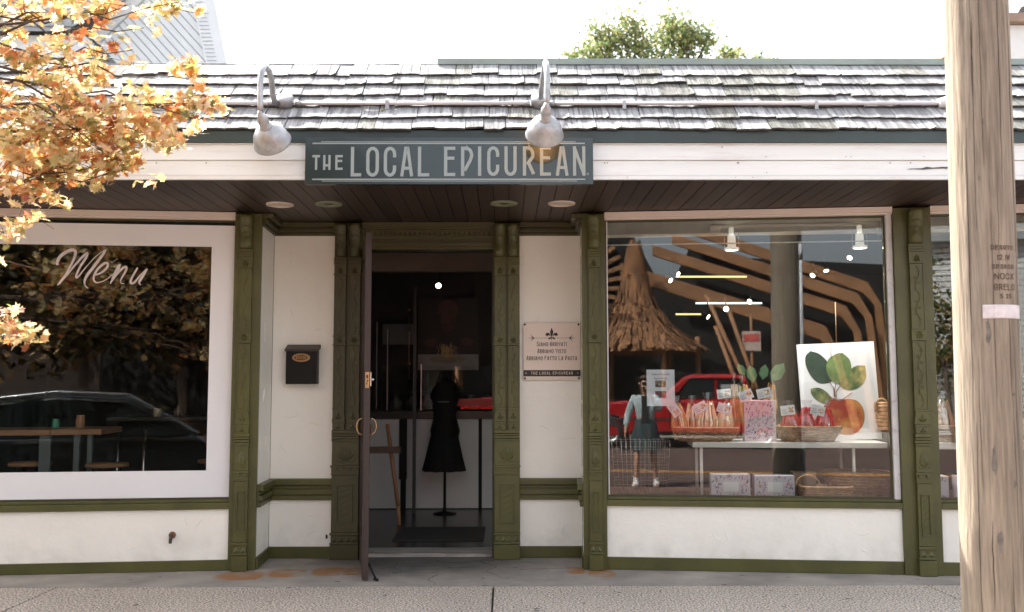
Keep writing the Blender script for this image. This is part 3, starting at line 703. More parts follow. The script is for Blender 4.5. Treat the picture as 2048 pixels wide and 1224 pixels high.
# ------------------------------------------------------------------ shop sign
SX = lambda c: -1.298+(c-47)*(1.864/1952); SZ = lambda c: 2.978-(c-58)*.000953
YS = -1.232
sign = thing('shop_sign', (-.367, -1.2, 2.67), 'long dark green sign reading THE LOCAL EPICUREAN over the entrance', 'sign')
obj('sign_board', MB().box(SX(47), SX(1999), YS, YS+.03, 2.672, 2.980), SIGN, sign, bevel=.002)
obj('bracket', MB().box(-1.1, -1.06, YS+.03, -1.165, 2.72, 2.95).box(.32, .36, YS+.03, -1.165, 2.72, 2.95), BLACK, sign)
for a, b, c, h in ((155,1880,86,4.5), (97,1943,97,9), (97,1945,345,9), (162,1890,357,4.5)):
    obj('rule_line', MB().box(SX(a), SX(b), YS-.002, YS-.0002, SZ(c+h/2), SZ(c-h/2)), LETT, sign)
for ch, a, b, t0, t1, sw in (('T',97,148,178,280,15), ('h',170,220,178,280,15), ('E',252,302,178,280,15),
    ('L',357,428,122,325,22), ('O',461,547,120,327,22), ('C',580,664,120,327,22), ('A',693,778,120,325,21), ('L',811,888,120,325,22),
    ('E',988,1064,120,323,22), ('P',1103,1186,120,323,22), ('I',1217,1241,118,321,22), ('C',1280,1362,117,322,22), ('U',1397,1480,117,322,22),
    ('R',1522,1606,117,320,22), ('E',1638,1712,117,320,22), ('A',1746,1830,117,320,21), ('N',1862,1946,117,320,21)):
    mb = MB(); glyph(mb, ch, SX(a), SZ(t1), SX(b)-SX(a), SZ(t0)-SZ(t1), sw*.000955, YS-.0022, .0018)
    obj('letter', mb, LETT, sign)
mb = MB(); mb.ribbon([(SX(1961)+.006*cos(k*pi/5), SZ(309)+.006*sin(k*pi/5)) for k in range(11)], .0022, YS-.002, .0015)
mb.ribbon([(SX(1961)-.002, SZ(309)-.003), (SX(1961)-.002, SZ(309)+.003), (SX(1961)+.002, SZ(309)+.001), (SX(1961)-.001, SZ(309)), (SX(1961)+.002, SZ(309)-.003)], .001, YS-.002, .0015)
obj('registered_mark', mb, LETT, sign)

# ------------------------------------------------------------------ gooseneck lamps
def lamp(label, arm, box, pivot, d, lit):
    box = Vector(box)+sn*.035
    t = thing('gooseneck_lamp', box, label, 'lamp', 'gooseneck lamps lighting the shop sign')
    obj('mounting_box', MB().lathe([(.001, -.03), (.058, -.03), (.058, .035), (.052, .043), (.001, .045)], box, sn, 20), GALV, t)
    obj('arm', MB().tube(arm, .0185, 12), GALV, t)
    d = Vector(d).normalized(); p = Vector(pivot)
    obj('socket', MB().lathe([(.001, -.03), (.014, -.028), (.014, -.012), (.020, -.010), (.020, .0), (.030, .012), (.034, .03), (.034, .082), (.042, .086), (.042, .096), (.034, .10)], p, d, 20), GALV, t)
    sh = obj('shade', MB().lathe([(.036, .092), (.052, .098), (.078, .118), (.099, .150), (.112, .185), (.119, .215), (.123, .222), (.120, .225), (.114, .215), (.107, .186), (.094, .153), (.073, .123), (.04, .106)], p, d, 36), GALV, t)
    obj('bulb', MB().lathe([(.001, .105), (.014, .108), (.016, .12), (.028, .145), (.031, .165), (.026, .183), (.012, .195), (.001, .197)], p, d, 16), BULB if lit else mat('unlit_bulb', (.6,.5,.4), .2, 0), sh)
    return t
lamp('unlit gooseneck lamp on the left, its shade left of the sign', [(-1.53,-1.0,3.262), (-1.545,-1.06,3.268), (-1.538,-1.14,3.30), (-1.52,-1.25,3.355), (-1.512,-1.36,3.385), (-1.512,-1.47,3.375), (-1.513,-1.54,3.31), (-1.513,-1.555,3.22), (-1.51,-1.555,3.10), (-1.508,-1.55,3.05)],
     (-1.49,-.965,3.262), (-1.506,-1.55,3.035), (.13,.82,-.55), False)
lamp('lit gooseneck lamp hanging in front of the sign lettering', [(.232,-1.0,3.29), (.236,-1.08,3.33), (.243,-1.2,3.385), (.25,-1.34,3.415), (.252,-1.46,3.40), (.254,-1.535,3.34), (.256,-1.56,3.26), (.256,-1.56,3.14), (.256,-1.56,3.10)],
     (.228,-.965,3.262), (.250,-1.555,3.085), (-.02,.82,-.57), True)
# conduit along the roof
cd = thing('roof_conduit', (0, -.97, 3.2), 'thin pale electrical conduit running along the shingle roof', 'conduit')
cy_, cz_ = -1.0, 3.277
obj('pipe', MB().tube([(-6.5,cy_,cz_), (-1.56,cy_,cz_)], .0125, 8), PIPE, cd); obj('pipe', MB().tube([(-1.42,cy_,cz_), (.16,cy_,cz_)], .0125, 8), PIPE, cd); obj('pipe', MB().tube([(.30,cy_,cz_), (2.93,cy_,cz_)], .0125, 8), PIPE, cd)
for X in (-1.58, -1.40, .145, .315): obj('connector', MB().tube([(X-.018,cy_,cz_), (X+.018,cy_,cz_)], .018, 10), GALV, cd)
for X in (-3.1, -.80, .80, 2.1, -2.3): obj('clamp', MB().box(X-.012, X+.012, cy_-.016, cy_+.02, cz_-.045, cz_+.016), GALV, cd)
obj('junction_box', MB().tube([(2.93,cy_,cz_), (2.98,cy_,cz_+.008), (3.06,cy_+.02,cz_+.02)], [.03,.04,.04], 12), mat('white_box', (.7,.7,.7), .4, .03), cd)

# ------------------------------------------------------------------ mailbox
mbx = thing('mailbox', (-1.65, .44, 1.38), 'black wall mailbox with an oval brass badge on the stucco', 'mailbox')
M = MC
obj('box_body', MB(M).box(-1.775, -1.525, -.105, -.006, 1.392, 1.665), BLACK, mbx, bevel=.006)
mb = MB(M); mb.add([(-1.785,-.112,1.672), (-1.512,-.112,1.672), (-1.512,-.001,1.715), (-1.785,-.001,1.715), (-1.785,-.112,1.655), (-1.512,-.112,1.655), (-1.512,-.001,1.68), (-1.785,-.001,1.68)],
    [(0,1,2,3), (7,6,5,4), (4,5,1,0), (5,6,2,1), (7,4,0,3), (6,7,3,2)])
obj('lid', mb, mat('brown_black_metal', (.045,.03,.025), .4, .1), mbx, bevel=.003)
mb = MB(M)
ov = lambda a, b, z: [(-1.650+a*cos(k*pi/12), z+b*sin(k*pi/12)) for k in range(24)]
mb.prism(ov(.072,.034,1.604), -.114, -.104)
bd = obj('badge', mb, BRASS, mbx, bevel=.002)
mb = MB(M); mb.prism(ov(.055,.022,1.604), -.1155, -.1142); obj('badge_field', mb, mat('dark_brass', (.12,.07,.04), .4, .1, metal=.6), bd)
mb = MB(M)
for k in range(5): mb.box(-1.688+k*.017, -1.680+k*.017, -.118, -.1157, 1.592, 1.617)
obj('slot_bars', mb, BRASS, bd)

# ------------------------------------------------------------------ plaque
pq = thing('wall_plaque', (.374, .49, 1.42), 'cream plaque with fleur-de-lis and Italian lettering right of the door', 'sign')
PY = -.022
obj('panel', MB(M).box(.142, .608, PY, PY+.008, 1.424, 1.888), PLAQ, pq, bevel=.001)
for X in (.155, .594):
    for Z in (1.437, 1.876): obj('screw', MB(M).lathe([(.0001,-.006), (.005,-.005), (.0085,-.001), (.0085,.014)], (X, PY, Z), (0, 1, 0), 12), BLACK, pq)
obj('black_band', MB(M).box(.143, .607, PY-.0012, PY-.0002, 1.452, 1.503), INK, pq)
mb = MB(M); text_line(mb, 'ThE LOCAL EPICUREAN'.replace('Th', 'TH'), .374, 1.467, .023, PY-.003, .0135, .0028, .0062)
for X in (.163, .585): mb.ribbon([(X-.006, 1.478), (X+.006, 1.478)], .003, PY-.003, .001); mb.ribbon([(X, 1.472), (X, 1.484)], .003, PY-.0033, .001)
obj('band_lettering', mb, PLAQ, pq)
mb = MB(M)
for s, z in (('Siamo Arrivati', 1.697), ('Abbiamo Visto', 1.640), ('Abbiamo Fatto La Pasta', 1.583)):
    text_line(mb, s.replace('P', 'p').replace('pasta', 'Pasta'), .374, z, .037, PY-.002, .0165, .0040, .0045, .88)
obj('lettering', mb, INK, pq)
# fleur-de-lis with arrows
mb = MB(M); fx, fz, k_ = .374, 1.790, .00098
def poly(pts, y=PY-.002, fl=False):
    q = [(fx+(-a if fl else a)*k_, fz+b*k_) for a, b in pts]
    if fl: q = q[::-1]
    mb.prism(q, y, y+.0012)
poly([(0,60), (7,45), (14,25), (12,8), (4,-10), (3,-38), (0,-46), (-3,-38), (-4,-10), (-12,8), (-14,25), (-7,45)])
for fl in (False, True):
    poly([(8,-12), (14,5), (26,18), (42,18), (52,6), (50,-8), (42,-4), (38,-14), (30,-6), (22,-2), (14,-10)], fl=fl)
    poly([(6,-20), (14,-16), (20,-24), (28,-22), (30,-32), (22,-38), (12,-34), (4,-26)], PY-.0022, fl=fl)
    s = -1 if fl else 1
    mb.ribbon([(fx+s*.048, fz-.025), (fx+s*.19, fz-.025)], .0022, PY-.002, .0012)
    for r in (.045, .170): mb.lathe([(.0001,-.001), (.0035,-.001)], (fx+s*r, PY-.0012, fz-.025), (0, 1, 0), 8)
    poly([(140,-26), (152,-20), (178,4), (166,-14), (160,-24), (168,-25), (168,-27), (160,-28), (166,-38), (178,-56), (152,-32)], PY-.0024, fl=not fl)
obj('emblem', mb, INK, pq)

# ------------------------------------------------------------------ spigot on the left stucco
sp = thing('wall_spigot', (-2.49, -.08, .2), 'small rusty drain spout sticking out of the stucco below the left window', 'pipe')
c = ML @ Vector((-.422, 0, .268))
n_ = ML.to_3x3() @ Vector((0, -1, 0))
obj('flange', MB().lathe([(.001,.02), (.020,.02), (.026,.012), (.026,-.01)], c, n_, 14), RUST, sp)
obj('spout', MB().tube([c+n_*.02, c+n_*.04+Vector((0,0,-.005)), c+n_*.048+Vector((-.003,0,-.03)), c+n_*.05+Vector((-.004,0,-.055))], [.014,.014,.013,.011], 10), mat('old_bronze', (.06,.05,.035), .6, .3, 20), sp)
wh = thing('wall_vent', (-1.43, .49, .14), 'tiny dark slot in the stucco beside the left door pilaster', 'vent')
obj('slot', MB(MC).box(-1.448, -1.436, -.006, -.002, .155, .185), BLACK, wh); obj('slot_rim', MB(MC).box(-1.451, -1.449, -.008, -.002, .15, .19), RUST, wh)

# ------------------------------------------------------------------ utility pole
px_, py_ = 2.302, -2.75
pole = thing('utility_pole', (px_, py_, 0), 'tall weathered wooden utility pole standing at the kerb in front of the shop', 'utility pole')
def prad(z, a):
    r = .1445+.001*(z-1.2)-.006*max(0, 1-z)
    r += .004*noise.noise(Vector((cos(a)*1.2, sin(a)*1.2, z*.5)))+.0022*noise.noise(Vector((cos(a)*9, sin(a)*9, z*.7)))
    r += .012*math.exp(-((a-RAD(205))/.35)**2-((z-.62)/.16)**2)+.009*math.exp(-((a-RAD(190))/.5)**2-((z-.35)/.3)**2)
    for (ca, cz, w_, d) in ((RAD(222), 1.0, .020, .005),):
        r -= d*math.exp(-((a-ca-.03*sin(z*3))/w_)**2)*(1 if z > 1.6 else 0)
    return r
def pax(z): return px_+.010*(z-1.5), py_
mb = MB(); na, nz_ = 96, 150; vs = []
for j in range(nz_+1):
    z = -.02+ (7.0*(j/nz_)**1.3); cx, cy = pax(z)
    for k in range(na):
        a = 2*pi*k/na; r = prad(z, a); vs.append((cx+cos(a)*r, cy+sin(a)*r, z))
mb.smooth = True
mb.add(vs, [(j*na+k, j*na+(k+1) % na, (j+1)*na+(k+1) % na, (j+1)*na+k) for j in range(nz_) for k in range(na)])
mb.smooth = False; mb.add([vs[nz_*na+k] for k in range(na)], [tuple(range(na))])
obj('pole_shaft', mb, WOODP, pole)
def onpole(u, z, d):          # u: arc position from the camera-facing line, metres
    a = -pi/2+u/.145; cx, cy = pax(z); a2 = a % (2*pi); r = prad(z, a2)+d
    return (cx+cos(a)*r, cy+sin(a)*r, z)
KN = mat('dark_knot', (.17,.15,.125), .9, .3, 20, .004, 60)
for u, z, w_, h in ((-.035,.66,.012,.10), (-.050,1.03,.011,.13), (-.058,1.62,.011,.12), (-.03,2.02,.006,.03), (.02,.30,.012,.13), (-.075,2.35,.007,.02), (.055,1.33,.009,.02), (-.05,2.62,.006,.03), (.045,.92,.008,.04)):
    mb = MB(); n = 14; vs = [onpole(u, z, .0012)]
    for k in range(n): a = 2*pi*k/n; vs.append(onpole(u+cos(a)*w_*(1+.35*sin(3*a+z*9)), z+sin(a)*h/2*(1+.2*cos(5*a)), .0003))
    mb.add(vs, [(0, k+1, (k+1) % n+1) for k in range(n)]); obj('knot', mb, KN, pole)
CK = mat('dry_crack', (.05,.035,.025), .95, .1)
def pcrack(u, z0, z1, w_, amp=.004):
    mb = MB(); n = 26; pts = []; rr2 = random.Random(int(z0*100+u*999))
    off = 0
    for i in range(n+1): off += rr2.uniform(-1, 1)*amp*.35; pts.append((u+off, z0+(z1-z0)*i/n))
    mb.ribbon(pts, [w_*1.3*(.25+sin(pi*i/n)) for i in range(n+1)], 0, .0006, lambda x, z, y_: onpole(x, z, .0008 if y_ > 0 else .0002)); obj('drying_crack', mb, CK, pole)
for c in ((-.12,.2,1.2,.0022), (.03,2.3,3.4,.0022), (-.03,1.2,2.2,.0016), (.09,.15,.9,.0025), (-.055,2.4,3.4,.0018), (-.13,1.4,2.6,.002), (-.092,2.1,3.3,.0018), (-.088,2.75,3.15,.0025), (.045,1.3,1.75,.002), (.055,.7,1.3,.0015), (-.10,.9,1.5,.0015), (.105,2.0,3.2,.003), (.112,1.4,2.1,.003), (.02,.1,.6,.0015), (-.07,.35,.75,.003), (.0,1.9,2.4,.001), (.07,1.1,1.6,.0012)): pcrack(*c)
pm = lambda x, z, y_: onpole(x-.048, z, .0010-y_)
STI = mat('stamp_ink', (.10,.065,.045), .8, .3, 30)
for s, z, h, cw, cx in (('DESOTO', 2.005, .022, .015, .068), ('12 1W', 1.957, .026, .014, .072), ('SPSK00', 1.915, .022, .015, .070), ('NOCX', 1.865, .030, .022, .074), ('GRELO', 1.815, .030, .018, .074), ('5 25', 1.776, .022, .014, .078)):
    mb = MB(); text_line(mb, s, cx, z, h, -.0006, cw, .0042, .0045, mapf=pm); obj('stamped_lettering', mb, STI, pole)
mb = MB(); n = 12
vs = []
for z, dd in ((1.683, 0), (1.688, .002), (1.742, .002), (1.747, 0)):
    for i in range(n+1): vs.append(onpole(-.078+.20*i/n, z, .0035+dd))
mb.add(vs, [(j*(n+1)+i, j*(n+1)+i+1, (j+1)*(n+1)+i+1, (j+1)*(n+1)+i) for j in range(3) for i in range(n)])
obj('metal_tag', mb, mat('pale_metal_band', (.66,.60,.60), .4, .12, 30, metal=.15), pole)
CN = mat('grey_pvc', (.60,.61,.65), .45, .04)
cd2 = obj('conduit', MB().tube([(px_+.150+.010*(z-1.5), py_+.06, z) for z in (0, 1.5, 2.80)], .018, 14).tube([(px_+.163, py_+.06, 2.80), (px_+.20, py_+.06, 6.5)], .0165, 14), CN, pole)
obj('coupling', MB().tube([(px_+.162, py_+.06, 2.66), (px_+.163, py_+.06, 2.82)], .0235, 14), CN, cd2)
obj('strap', MB().tube([(px_+.166, py_+.06, 3.08), (px_+.166, py_+.06, 3.11)], .024, 14), GALV, cd2)

# ------------------------------------------------------------------ Menu script on the left window
def cat_rom(P, n=8):
    P = [Vector(p) for p in P]; out = []; Q = [P[0]*2-P[1]]+P+[P[-1]*2-P[-2]]
    for i in range(1, len(Q)-2):
        a, b, c, d = Q[i-1:i+3]
        for k in range(n):
            t = k/n; out.append(tuple(.5*((2*b)+(c-a)*t+(2*a-5*b+4*c-d)*t*t+(3*b-a-3*c+d)*t**3)))
    out.append(tuple(P[-1])); return out
def mxz(cx, cy):          # crop pixel -> wall coordinates of the left window
    X = cx/2.941; Y = cy/2.941+400
    x = -1.34+(X-110)*(.669/182); z = 2.419-(Y-497)*(.299/78)
    return x, z
strokes = [
 ([(330,382), (328,365), (345,330), (385,300), (420,292), (432,308), (420,355), (385,425), (350,475), (334,500)], 17),
 ([(342,494), (385,440), (440,370), (480,325), (500,310), (495,335), (465,385), (445,430), (441,452), (452,450), (490,400), (545,335), (590,298), (612,288)], 12),
 ([(608,290), (590,320), (545,385), (508,435), (492,470), (495,500), (512,516)], 15),
 ([(545,440), (585,425), (618,395), (624,372), (606,368), (575,392), (550,430), (544,465), (562,482), (595,475), (630,455), (655,430)], 12),
 ([(697,372), (680,405), (658,450), (642,488)], 17),
 ([(645,480), (672,440), (705,402), (728,388), (734,402), (718,435), (703,465), (706,484), (724,486)], 12),
 ([(800,392), (782,425), (764,460), (764,482), (782,480), (815,440), (845,405), (856,400)], 12),
 ([(856,398), (838,430), (818,465), (812,482), (822,494)], 13)]
mn = thing('menu_lettering', (ML @ Vector((-1.0, .04, 2.15))), 'white brush script word Menu stuck on the left window', 'lettering')
for i, (pts, wd) in enumerate(strokes):
    pp = cat_rom(pts); n = len(pp); rr2 = random.Random(i)
    ws = [wd*.00128*(.35+.8*sin(pi*min(1, (k/n)*1.15+.10))**.6) for k in range(n)]
    mb = MB(ML); mb.ribbon([mxz(*p) for p in pp], ws, .0375-.0004*i, .001); obj('brush_stroke', mb, mat('vinyl_letter', (.62,.57,.56), .5, .12, 40), mn) if i == 0 else obj('brush_stroke', mb, bpy.data.materials['vinyl_letter'], mn)

# ------------------------------------------------------------------ notice in the display window
nt_ = thing('paper_notice', (MR @ Vector((.418, .07, 1.218))), 'white paper notice with two small photos taped inside the display window', 'notice')
obj('paper', MB(MR).box(.313, .525, .053, .0545, 1.220, 1.497), mat('white_paper', (.74,.75,.80), .6, 0), nt_)
def ttext(s, size, M, m, name, parent):
    cu = bpy.data.curves.new(name, 'FONT'); cu.body = s; cu.size = size; cu.align_x = 'CENTER'; cu.extrude = .0002; cu.resolution_u = 2
    o = bpy.data.objects.new('tmp', cu); sc.collection.objects.link(o)
    dg = bpy.context.evaluated_depsgraph_get(); me = bpy.data.meshes.new_from_object(o.evaluated_get(dg))
    bpy.data.objects.remove(o); me.materials.clear(); me.materials.append(m)
    return put(name, me, M @ Matrix.Rotation(pi/2, 4, 'X'), parent)
ttext('Talent Wanted', .022, MR @ Matrix.Translation((.418, .052, 1.455)), INK, 'heading', nt_)
ttext('Now Hiring', .020, MR @ Matrix.Translation((.418, .052, 1.424)), INK, 'heading', nt_)
for z, m in ((1.363, mat('photo_print', (.10,.09,.09), .5, .8, 60, col2=(.5,.35,.2), cs=60, cmix=.6)), (1.282, mat('photo_print_red', (.07,.07,.08), .5, .8, 60, col2=(.5,.06,.10), cs=50, cmix=.58))):
    obj('photo', MB(MR).box(.377, .459, .0515, .0528, z, z+.052), m, nt_)
# ------------------------------------------------------------------ interior, middle
PANW = mat('counter_panel_white', (.72,.72,.70), .5, .06, 2)
ct = thing('service_counter', (-.7, 3.5, .02), 'white panelled service counter with a dark top inside the doorway', 'counter')
for x0, x1 in ((-1.75,-1.173), (-1.109,-.684), (-.664,-.307), (-.268,.30)): obj('front_panel', MB().box(x0, x1, 3.4, 3.42, .03, 1.01), PANW, ct)
obj('carcass', MB().box(-1.75, .3, 3.425, 4.0, .02, 1.01), DARK, ct)
obj('counter_top', MB().box(-1.8, .35, 3.36, 4.05, 1.012, 1.10), mat('dark_counter', (.05,.045,.04), .3, .2), ct, bevel=.004)
obj('kick_board', MB().box(-1.182, -1.10, 3.35, 3.40, .35, 1.01), DARK, ct)
gc = thing('glass_display_case', (-1.1, 3.55, 1.1), 'glass case with a thin steel frame standing on the service counter', 'display case')
obj('case_glass', MB().box(-1.40, -.10, 3.46, 3.47, 1.12, 1.60), GLASSD, gc)
for X, z in ((-1.46, 2.10), (-1.34, 2.02), (-.96, 1.62), (-.1, 1.62)): obj('frame_post', MB().box(X, X+.012, 3.45, 3.462, 1.101, z), STEEL, gc)
obj('shelf', MB().box(-1.45, -.10, 3.48, 3.8, 1.30, 1.31), BLACK, gc); obj('back_board', MB().box(-1.44, -1.05, 3.82, 3.84, 1.86, 2.10), mat('grey_board', (.10,.11,.11), .6, .1), gc)
for i in range(7): tag(obj('pasta_bag', MB().lathe([(.03,0), (.07,.02), (.075,.09), (.03,.15), (.045,.18)], (-1.25+i*.17, 3.6, 1.101), (0,0,1), 9), mat('clear_bag', (.12,.11,.10), .3, .4, 20) if i == 0 else bpy.data.materials['clear_bag']), ('first','second','third','fourth','fifth','sixth','seventh')[i]+' dim packet from the left on the counter behind the glass case', 'packet', 'packets on the service counter')
# red bar standing in for a reflection on the glass case
rt = tag(obj('red_reflection', MB().box(-.56, -.13, 3.37, 3.44, 1.155, 1.235), mat('reflection_red', (.55,.03,.03), .35, .1, emit=(.9,.04,.03), es=.0)), 'red bar standing in for a reflection on the glass case right of the dress form', 'reflection')
st_ = MB().box(-.57, -.12, 3.366, 3.445, 1.148, 1.154); 
# post
po = thing('black_post', (-1.06, 3.0, .02), 'dark metal post with three brass rings left of the pasta poster', 'post')
obj('post_bar', MB().box(-1.0, -.965, 2.98, 3.02, .02, 2.45), mat('dark_post', (.03,.034,.034), .4, .1), po)
obj('rod', MB().tube([(-1.045,3,1.45),(-1.045,3,2.42)], .006, 6), BRASS, po)
for z in (1.95, 1.62, 2.2): obj('ring', MB().lathe([(.001,-.02),(.02,-.012),(.02,.012),(.001,.02)], (-1.045,3,z), (0,0,1), 10), BRASS, po)
# poster of a pasta plate
pp_ = thing('pasta_poster', (-.7, 4.22, 1.57), 'dark poster with a bald head above a plate of spaghetti', 'poster')
obj('poster_sheet', MB().box(-1.062, -.331, 4.22, 4.24, 1.76, 2.446), mat('poster_black', (.018,.014,.013), .5, .2, 4), pp_)
obj('printed_table', MB().box(-1.062, -.331, 4.22, 4.24, 1.569, 1.758), mat('poster_grey', (.34,.32,.31), .5, .15, 6), pp_)
el = lambda cx, cz, a, b, n=20: [(cx+a*cos(2*pi*k/n), cz+b*sin(2*pi*k/n)) for k in range(n)]
mb = MB(); mb.prism(el(-.70,2.30,.125,.12), 4.217, 4.2195); mb.prism(el(-.70,2.17,.09,.14), 4.2155, 4.2165); obj('printed_head', mb, mat('poster_skin', (.09,.04,.028), .6, .3, 12), pp_)
mb = MB(); mb.prism(el(-.905,1.90,.075,.05), 4.217, 4.2195); mb.prism(el(-.475,1.91,.075,.05), 4.2155, 4.2165); obj('printed_hands', mb, bpy.data.materials['poster_skin'], pp_)
mb = MB(); mb.prism(el(-.70,1.70,.225,.048), 4.213, 4.215); obj('printed_plate', mb, mat('poster_plate', (.30,.25,.19), .6, .2, 10), pp_)
mb = MB(); rr = random.Random(2)
for k in range(46):
    x = -.70+rr.gauss(0, .045); z = 1.71+rr.uniform(0, .05); pts = [(x, 4.211, z)]
    for q in range(5): x += rr.uniform(-.02, .02); z += .033*rr.uniform(.4, 1); pts.append((x, 4.211-rr.uniform(0, .004), z))
    mb.tube(pts, .004, 4, cap=False)
obj('printed_spaghetti', mb, mat('poster_pasta', (.55,.38,.2), .6, .3, 20), pp_)['kind'] = 'stuff'
# dress form and apron
df_ = thing('dress_form', (-.66, 3.0, .02), 'black dressmaker stand on a thin pole inside the doorway', 'dress form')
obj('stand_pole', MB().tube([(-.655,3,.03),(-.655,3,.80)], .014, 10), BLACK, df_)
obj('stand_foot', MB().lathe([(.001,0),(.13,0),(.12,.012),(.02,.03),(.015,.08)], (-.655,3,.02), (0,0,1), 20), BLACK, df_)
obj('torso', MB().lathe([(.09,0),(.15,.03),(.16,.1),(.12,.25),(.125,.36),(.16,.47),(.13,.56),(.05,.62),(.04,.67),(.001,.68)], (-.655,3.0,.80), (0,0,1), 24), BLACK, df_)
ap = thing('black_apron', (-.66, 2.9, .45), 'black apron hanging on the dress form and flaring at the hem', 'apron')
mb = MB(); vs = []; n = 22
for z, hw, d in ((.475,.232,.20), (.60,.20,.19), (.78,.16,.17), (.95,.125,.16), (1.08,.118,.15), (1.2,.13,.17), (1.30,.135,.19), (1.38,.10,.18), (1.42,.085,.17)):
    for i in range(n+1):
        a = -1.5+3.0*i/n; f = 1+.06*sin(i*2.3)*(1 if z < .9 else .2); vs.append((-.66+sin(a)*hw*f, 3.0-cos(a)*d*f, z+.003*sin(i*1.3)*(z < .5)))
mb.smooth = True; mb.add(vs, [(j*(n+1)+i, j*(n+1)+i+1, (j+1)*(n+1)+i+1, (j+1)*(n+1)+i) for j in range(8) for i in range(n)])
obj('skirt', mb, mat('black_cloth', (.01,.01,.01), .9, .2, 10), ap)
obj('neck_strap', MB().tube([(-.74,2.85,1.41),(-.70,2.98,1.52),(-.61,2.98,1.52),(-.575,2.85,1.41)], .008, 6), bpy.data.materials['black_cloth'], ap)
obj('apron_print', MB().box(-.72, -.60, 2.822, 2.824, 1.205, 1.215), mat('apron_print', (.2,.2,.2), .7, .1), ap)
# mats, stool by the door
tag(obj('door_mat', MB().box(-1.0, -.2, 1.2, 2.0, .021, .03), mat('rubber_mat', (.02,.02,.02), .8, .2, 30), bevel=.003), 'dark rubber mat on the floor behind the threshold', 'mat')
ea = thing('wooden_stand', (-1.15, 2.2, .02), 'wooden easel stand half hidden behind the open door', 'easel')
obj('leg', MB().tube([(-1.06,2.2,.20),(-1.18,2.25,1.0)], .022, 6), LWOOD, ea); obj('leg', MB().tube([(-1.45,2.2,.02),(-1.35,2.25,1.0)], .022, 6), LWOOD, ea)
obj('ledge', MB().box(-1.45, -1.04, 2.14, 2.24, .72, .78), mat('dark_wood', (.08,.045,.025), .5, .2), ea); obj('leg', MB().tube([(-1.06,2.2,.20),(-1.05,2.2,.02)], .02, 6), LWOOD, ea)
# dome camera and ceiling lamp seen over the counter
dc = thing('dome_camera', (-.935, 2.9, 2.75), 'dark dome camera under the ceiling inside the doorway', 'camera')
obj('mount', MB().tube([(-.935,2.9,3.04),(-.935,2.9,2.82)], .03, 12), BLACK, dc); obj('dome', MB().lathe([(.001,-.06),(.05,-.045),(.07,0),(.07,.03),(.001,.03)], (-.935,2.9,2.80), (0,0,1), 18), mat('dark_dome', (.03,.035,.035), .1, .1), dc)
pl_ = thing('pendant_lamp', (-1.25, 2.9, 2.6), 'unlit bronze pendant lamp over the counter left', 'lamp')
obj('cord', MB().box(-1.29, -1.10, 2.86, 2.90, 2.72, 3.04), mat('dark_bracket', (.05,.045,.04), .5, .2), pl_); obj('shade', MB().lathe([(.20,-.0),(.17,.05),(.06,.09),(.03,.14)], (-1.17,2.9,2.60), (0,0,1), 24), mat('bronze_shade', (.10,.08,.06), .35, .2, metal=.7), pl_)
def spot(label, p, d, grp, s=1.0, m=BLACK, top=3.05):
    t = thing('track_spotlight', p, label, 'spotlight', grp); p = Vector(p); d = Vector(d).normalized()
    obj('stem', MB().tube([p, p+Vector((0,0,min(.18, top-p.z)))], .010*s, 6), m, t)
    obj('head', MB().lathe([(.001,-.10*s),(.028*s,-.10*s),(.034*s,-.03*s),(.040*s,.0),(.043*s,.02*s),(.037*s,.02*s)], p, d, 16), m, t)
    obj('lamp_face', MB().lathe([(.001,.012*s),(.036*s,.012*s)], p, d, 16), LAMPW, t); return t
spot('small lit spotlight high over the counter, seen through the doorway', (-.732, 3.0, 2.464), (0,-.9,-.3), 'spotlights deep inside the shop', .8)

# ------------------------------------------------------------------ interior, right display
rp = part('display_platform', MB(MR).box(-.1, 5.6, .11, 1.2, .02, .492), mat('platform_paint', (.10,.05,.035), .6, .2), shop)
MIW = mat('greige_plank', (.70,.64,.56), .6, .06, 3, perobj=.05)
inc = part('inner_ceiling', MB(MR).box(-.1, 5.6, .13, .80, 2.72, 2.74), DARK)
pm_ = mesh('ceiling_plank', MB().box(-.069, .069, .125, .80, 0, .012), MIW)
for k in range(41): put('ceiling_plank', pm_, MR @ Matrix.Translation((-.03+k*.1395, 0, 2.665)), inc)
part('inner_fascia', MB(MR).box(-.1, 5.6, .801, .815, 2.64, 2.72), MIW)
tr_ = thing('track_rail', (MR @ Vector((1.5, .35, 2.64))), 'cream lighting track under the display window ceiling', 'track')
obj('rail', MB(MR).box(.93, 2.14, .335, .365, 2.632, 2.652), mat('cream_rail', (.62,.58,.52), .4, .02), tr_)
obj('feed_box', MB(MR).box(.845, .925, .325, .375, 2.60, 2.652), bpy.data.materials['cream_rail'], tr_); obj('end_cap', MB(MR).box(2.145, 2.235, .315, .385, 2.56, 2.66), bpy.data.materials['cream_rail'], tr_)
CLR = mat('frosted_cylinder', (.66,.66,.64), .3, .03, emit=(1,.90,.78), es=.10)
